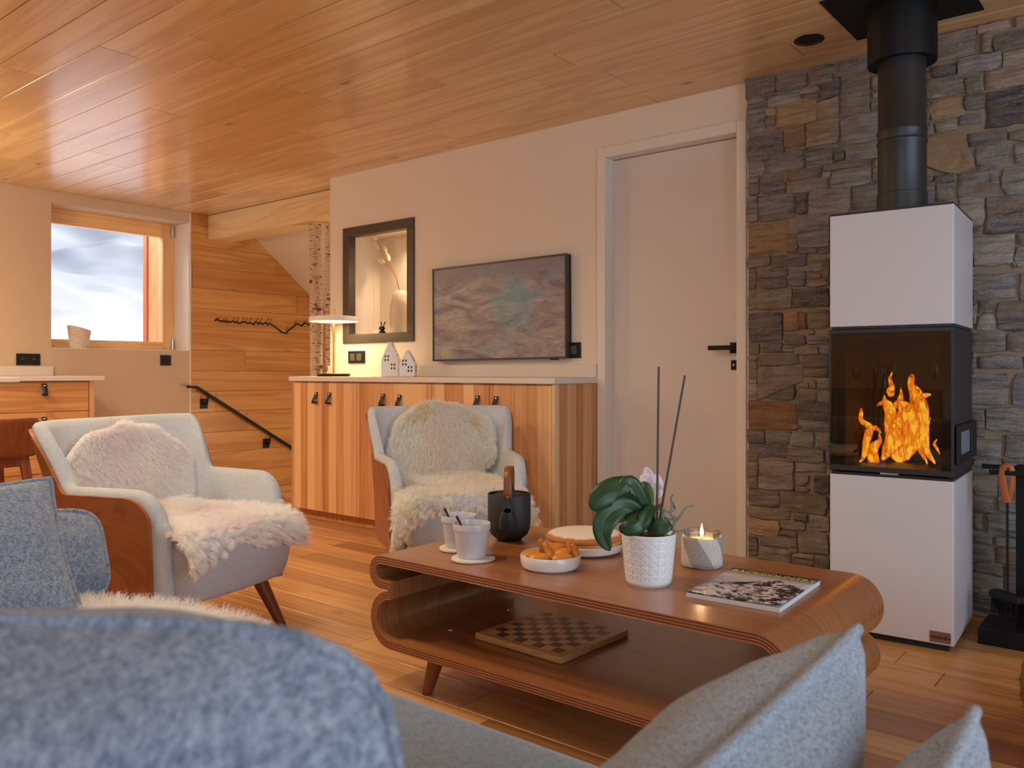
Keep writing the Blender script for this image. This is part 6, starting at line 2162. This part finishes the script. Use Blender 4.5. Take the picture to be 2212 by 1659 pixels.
def soft_box(x0, x1, y0, y1, z0, z1, r_, name, mat, parent, nx=24, ny=12, puff=0.0, noise_a=0.0):
    """rounded box with a slightly domed top"""
    m = MB()
    m.box(x0, x1, y0, y1, z0, z1)
    bm = bmesh.new()
    me_ = bpy.data.meshes.new(name)
    me_.from_pydata([tuple(v) for v in m.v], [], m.f)
    bm.from_mesh(me_)
    bmesh.ops.recalc_face_normals(bm, faces=bm.faces)
    bmesh.ops.bevel(bm, geom=bm.edges[:], offset=r_, segments=5, profile=0.5, affect='EDGES')
    bmesh.ops.subdivide_edges(bm, edges=[e_ for e_ in bm.edges if e_.calc_length() > 0.15], cuts=10, use_grid_fill=True)
    for v in bm.verts:
        a = (v.co.x - x0) / (x1 - x0) * 2 - 1
        b = (v.co.y - y0) / (y1 - y0) * 2 - 1
        if v.co.z > (z0 + z1) / 2:
            v.co.z += puff * (1 - a * a) * (1 - b * b)
        if noise_a:
            nv = noise.noise_vector(v.co * 5) * noise_a + noise.noise_vector(v.co * 14) * noise_a * 0.35
            v.co += nv
    bm.to_mesh(me_)
    bm.free()
    me_.materials.append(mat)
    me_.polygons.foreach_set('use_smooth', [True] * len(me_.polygons))
    o = bpy.data.objects.new(name, me_)
    return finish(o, name, parent)


soft_box(SX0_ + 0.09, SX1_ - 0.02, -0.09, SEY, 0.25, SEZ, 0.045, 'seat_cushion', M['seat'], sofa, puff=0.006)
soft_box(SX0_, SX1_ + 0.1, -0.24, SEY - 0.03, 0.08, 0.248, 0.03, 'frame', M['seat'], sofa)
soft_box(SX0_, SX1_ + 0.1, -0.25, -0.10, 0.25, 0.62, 0.04, 'backrest', M['sofa'], sofa)
soft_box(SX0_, SX0_ + 0.085, -0.095, 0.72, 0.25, 0.55, 0.035, 'armrest', M['sofa'], sofa)
soft_box(SX1_ - 0.015, SX1_ + 0.10, -0.095, SEY - 0.02, 0.25, 0.52, 0.03, 'armrest', M['sofa'], sofa)
for x, y in ((SX0_ + 0.1, 0.12), (SX0_ + 0.1, 0.85), (SX1_, 0.12), (SX1_, 0.85)):
    MB().cyl((x, y, 0.079), (x, y, 0.001), 0.022, 0.018).build('leg', M['leg_wood'], sofa)


def cushion(name, label, C, ux, uy, w, h, thick, mat, group=None, pinch=0.07, pipe=0.006, wr=0.004, seed=0, power=0.42, sag=0.0, cat='cushion', rnd=0):
    """pillow with two domed faces meeting at a piped seam; C centre, ux along the width, uy along the height"""
    C, ux, uy = Vector(C), Vector(ux).normalized(), Vector(uy)
    uy = (uy - ux * uy.dot(ux)).normalized()
    un = ux.cross(uy).normalized()
    e = thing(name, C, label, cat, group)
    n = 26

    def uv(a, b):
        x = a * (w / 2) * (1 - pinch * (1 - b * b))
        y = b * (h / 2) * (1 - pinch * (1 - a * a))
        y -= sag * (1 - a * a) * max(0, b)
        if rnd:
            k = max(abs(a), abs(b), 1e-6) / max((abs(a) ** rnd + abs(b) ** rnd) ** (1 / rnd), 1e-6)
            x, y = x * k, y * k
        return x, y
    for sgn in (1, -1):
        def f(i, j, sgn=sgn):
            a, b = i * 2 - 1, j * 2 - 1
            x, y = uv(a, b)
            d = thick / 2 * (max(0, 1 - a * a) * max(0, 1 - b * b)) ** power
            d += wr * noise.noise(Vector((a * 2.2, b * 2.2, seed + sgn))) * min(1, d / 0.01) + wr * 0.5 * noise.noise(Vector((a * 5, b * 3, seed + 7 + sgn))) * min(1, d / 0.01)
            return C + ux * x + uy * y + un * d * sgn
        MB().grid(f, n, n).build('face' if sgn == 1 else 'back_face', mat, e, angle=180)
    if pipe:
        per = [(-1 + 2 * i / 20, -1) for i in range(20)] + [(1, -1 + 2 * i / 20) for i in range(20)] + [(1 - 2 * i / 20, 1) for i in range(20)] + [(-1, 1 - 2 * i / 20) for i in range(21)]
        MB().tube([C + ux * uv(a, b)[0] + uy * uv(a, b)[1] for a, b in per], pipe, 8).build('piping', mat, e, angle=180)
    return e


# big back cushion in the foreground (blurred)
cushion('sofa_back_cushion', 'big blurred grey blue back cushion in the near foreground of the sofa', (-0.541, 0.085, 0.637), (CS, SN, 0), (0.06, -0.10, 1), 0.62, 0.395, 0.20, M['sofa'], None, rnd=9, pinch=-0.015, pipe=0.0035, wr=0.014, seed=3, power=0.32)
# left pair against the left arm: tip far corner
cushion('throw_pillow', 'blue grey woven cushion at the left end of the sofa, in front of its pair', (-1.808, 0.535, 0.581), (-0.06, 1, 0), (-0.52, 0, 1), 0.46, 0.315, 0.125, M['sofa'], 'cushions at the left end of the sofa', pinch=0.05, wr=0.006, seed=1)
cushion('throw_pillow', 'blue grey woven cushion tucked behind another at the left end of the sofa', (-1.925, 0.675, 0.537), (-0.05, 1, 0), (-0.35, 0, 1), 0.44, 0.215, 0.085, M['sofa'], 'cushions at the left end of the sofa', rnd=5, pinch=0.0, wr=0.006, seed=2)
# right pair
cushion('throw_pillow', 'light grey felt pillow with a pointed corner in front of the coffee table', (-0.3035, 0.61, 0.562), (-0.03, 1, 0), (0.42, 0, 1), 0.50, 0.285, 0.18, M['felt'], 'grey felt pillows at the right end of the sofa', pinch=0.06, pipe=0.006, wr=0.006, seed=4)
cushion('throw_pillow', 'smaller looking light grey felt pillow at the bottom right corner', (-0.160, 0.58, 0.545), (-0.03, 1, 0), (0.22, 0, 1), 0.44, 0.235, 0.12, M['felt'], 'grey felt pillows at the right end of the sofa', pinch=0.06, pipe=0.006, wr=0.005, seed=5)
# sheepskin on the sofa seat
spc = P(350, 1318, z=SEZ + 0.02)


def sofa_surf(a, b):
    return Vector((-1.47 + a, 0.70 + b, SEZ + 0.014 + 0.010 * noise.noise(Vector((a * 6, b * 6, 1)))))


pelt('sheepskin', 'pink white sheepskin spread on the sofa seat beside the left cushions', sofa_surf, lambda th: (abs(math.cos(th) / 0.36) ** 2.4 + abs(math.sin(th) / 0.235) ** 2.4) ** (-1 / 2.4) * (1 + 0.04 * math.sin(5 * th)), M['fur_pink'], 0.036, 24000, None, 15, radius=0.0005, nclump=2500, clump=0.35, down=0.25, comb=(0.7, -0.2, 0.0))

# ================================================================== DINING TABLE BEHIND THE CAMERA (seen in the stove glass)
def mirror_pt(px, py, Y):
    """world point on the plane Y seen at a pixel by reflection in the stove glass"""
    u, w = (px - CX) / F_PX, (HY - py) / F_PX
    d = Vector((-SN + u * CS, CS + u * SN, w))
    n = -Yd
    g0_ = TS @ Vector((0, -hd - 0.01, 0))
    e0 = Vector((0, 0, EYE))
    g = e0 + d * ((g0_ - e0).dot(n) / d.dot(n))
    r_ = d - 2 * d.dot(n) * n
    return g + r_ * ((Y - g.y) / r_.y)


DTZ = 0.80
dt = thing('dining_table', (-2.1, -1.72, 0), 'dining table under a grey green cloth, seen only reflected in the stove glass', 'table')
M['cloth_green'] = plain('cloth_grey_green', (132, 142, 124), 0.9, var=0.05)
MB().box(-3.1, -1.15, -2.12, -1.32, DTZ - 0.03, DTZ - 0.006).build('table_top', M['stool_wood'], dt, False, bevel=0.003)
cl = MB()
n = 60
ring_ = []
for zz_, gr in ((DTZ - 0.0055, 0.0), (DTZ - 0.0052, 0.012), (DTZ - 0.02, 0.016), (DTZ - 0.36, 0.03)):
    row = []
    for i in range(n):
        f = i / n * 4
        sidx, q = int(f), f - int(f)
        cs_ = [(-3.1, -2.12), (-1.15, -2.12), (-1.15, -1.32), (-3.1, -1.32)]
        a, b = cs_[sidx], cs_[(sidx + 1) % 4]
        x, y = a[0] + (b[0] - a[0]) * q, a[1] + (b[1] - a[1]) * q
        wv = 0.012 * math.sin(i * 2.3) if zz_ < DTZ - 0.3 else 0
        x += math.copysign(gr + wv, x + 2.1)
        y += math.copysign(gr + wv, y + 1.72)
        row.append((x, y, zz_))
    ring_.append(row)
tag(cl.loft(ring_[1:], True, False).add([p for p in ring_[1]], [tuple(range(n))]).build('tablecloth', M['cloth_green'], None, angle=60), 'grey green cloth hanging over the reflected dining table', 'tablecloth')
for x, y in ((-3.0, -2.02), (-1.25, -2.02), (-3.0, -1.42), (-1.25, -1.42)):
    MB().box(x - 0.03, x + 0.03, y - 0.03, y + 0.03, 0.0005, DTZ - 0.031).build('leg', M['stool_wood'], dt, False, bevel=0.003)
GP = [(0.0, 0.0005), (0.034, 0.0005), (0.033, 0.003), (0.006, 0.008), (0.0035, 0.03), (0.0035, 0.085), (0.012, 0.098), (0.032, 0.118), (0.041, 0.145), (0.040, 0.175), (0.033, 0.212), (0.0322, 0.212), (0.0388, 0.175), (0.0395, 0.145), (0.030, 0.120), (0.0, 0.102)]
for (px, py, yy), lab in (((1850, 830, -1.50), 'wine glass at the left of the stove glass reflection'), ((1926, 830, -1.62), 'wine glass right beside the carafe in the stove glass reflection'), ((2014, 832, -1.48), 'wine glass at the right of the stove glass reflection')):
    q = mirror_pt(px, py, yy)
    tag(MB().lathe(GP, (q.x, yy, DTZ - 0.005), 28, False).build('wine_glass', M['clear_glass']), lab, 'glass', 'wine glasses on the dining table')
q = mirror_pt(1901, 830, -1.56)
tag(MB().lathe([(0, 0.0005), (0.05, 0.0005), (0.052, 0.01), (0.047, 0.09), (0.030, 0.15), (0.024, 0.18), (0.034, 0.215), (0.033, 0.215), (0.0225, 0.18), (0.0285, 0.15), (0.0455, 0.09), (0.05, 0.012), (0, 0.006)], (q.x, -1.56, DTZ - 0.005), 28, False).build('carafe', M['clear_glass']), 'clear water carafe between the glasses in the stove glass reflection', 'carafe')
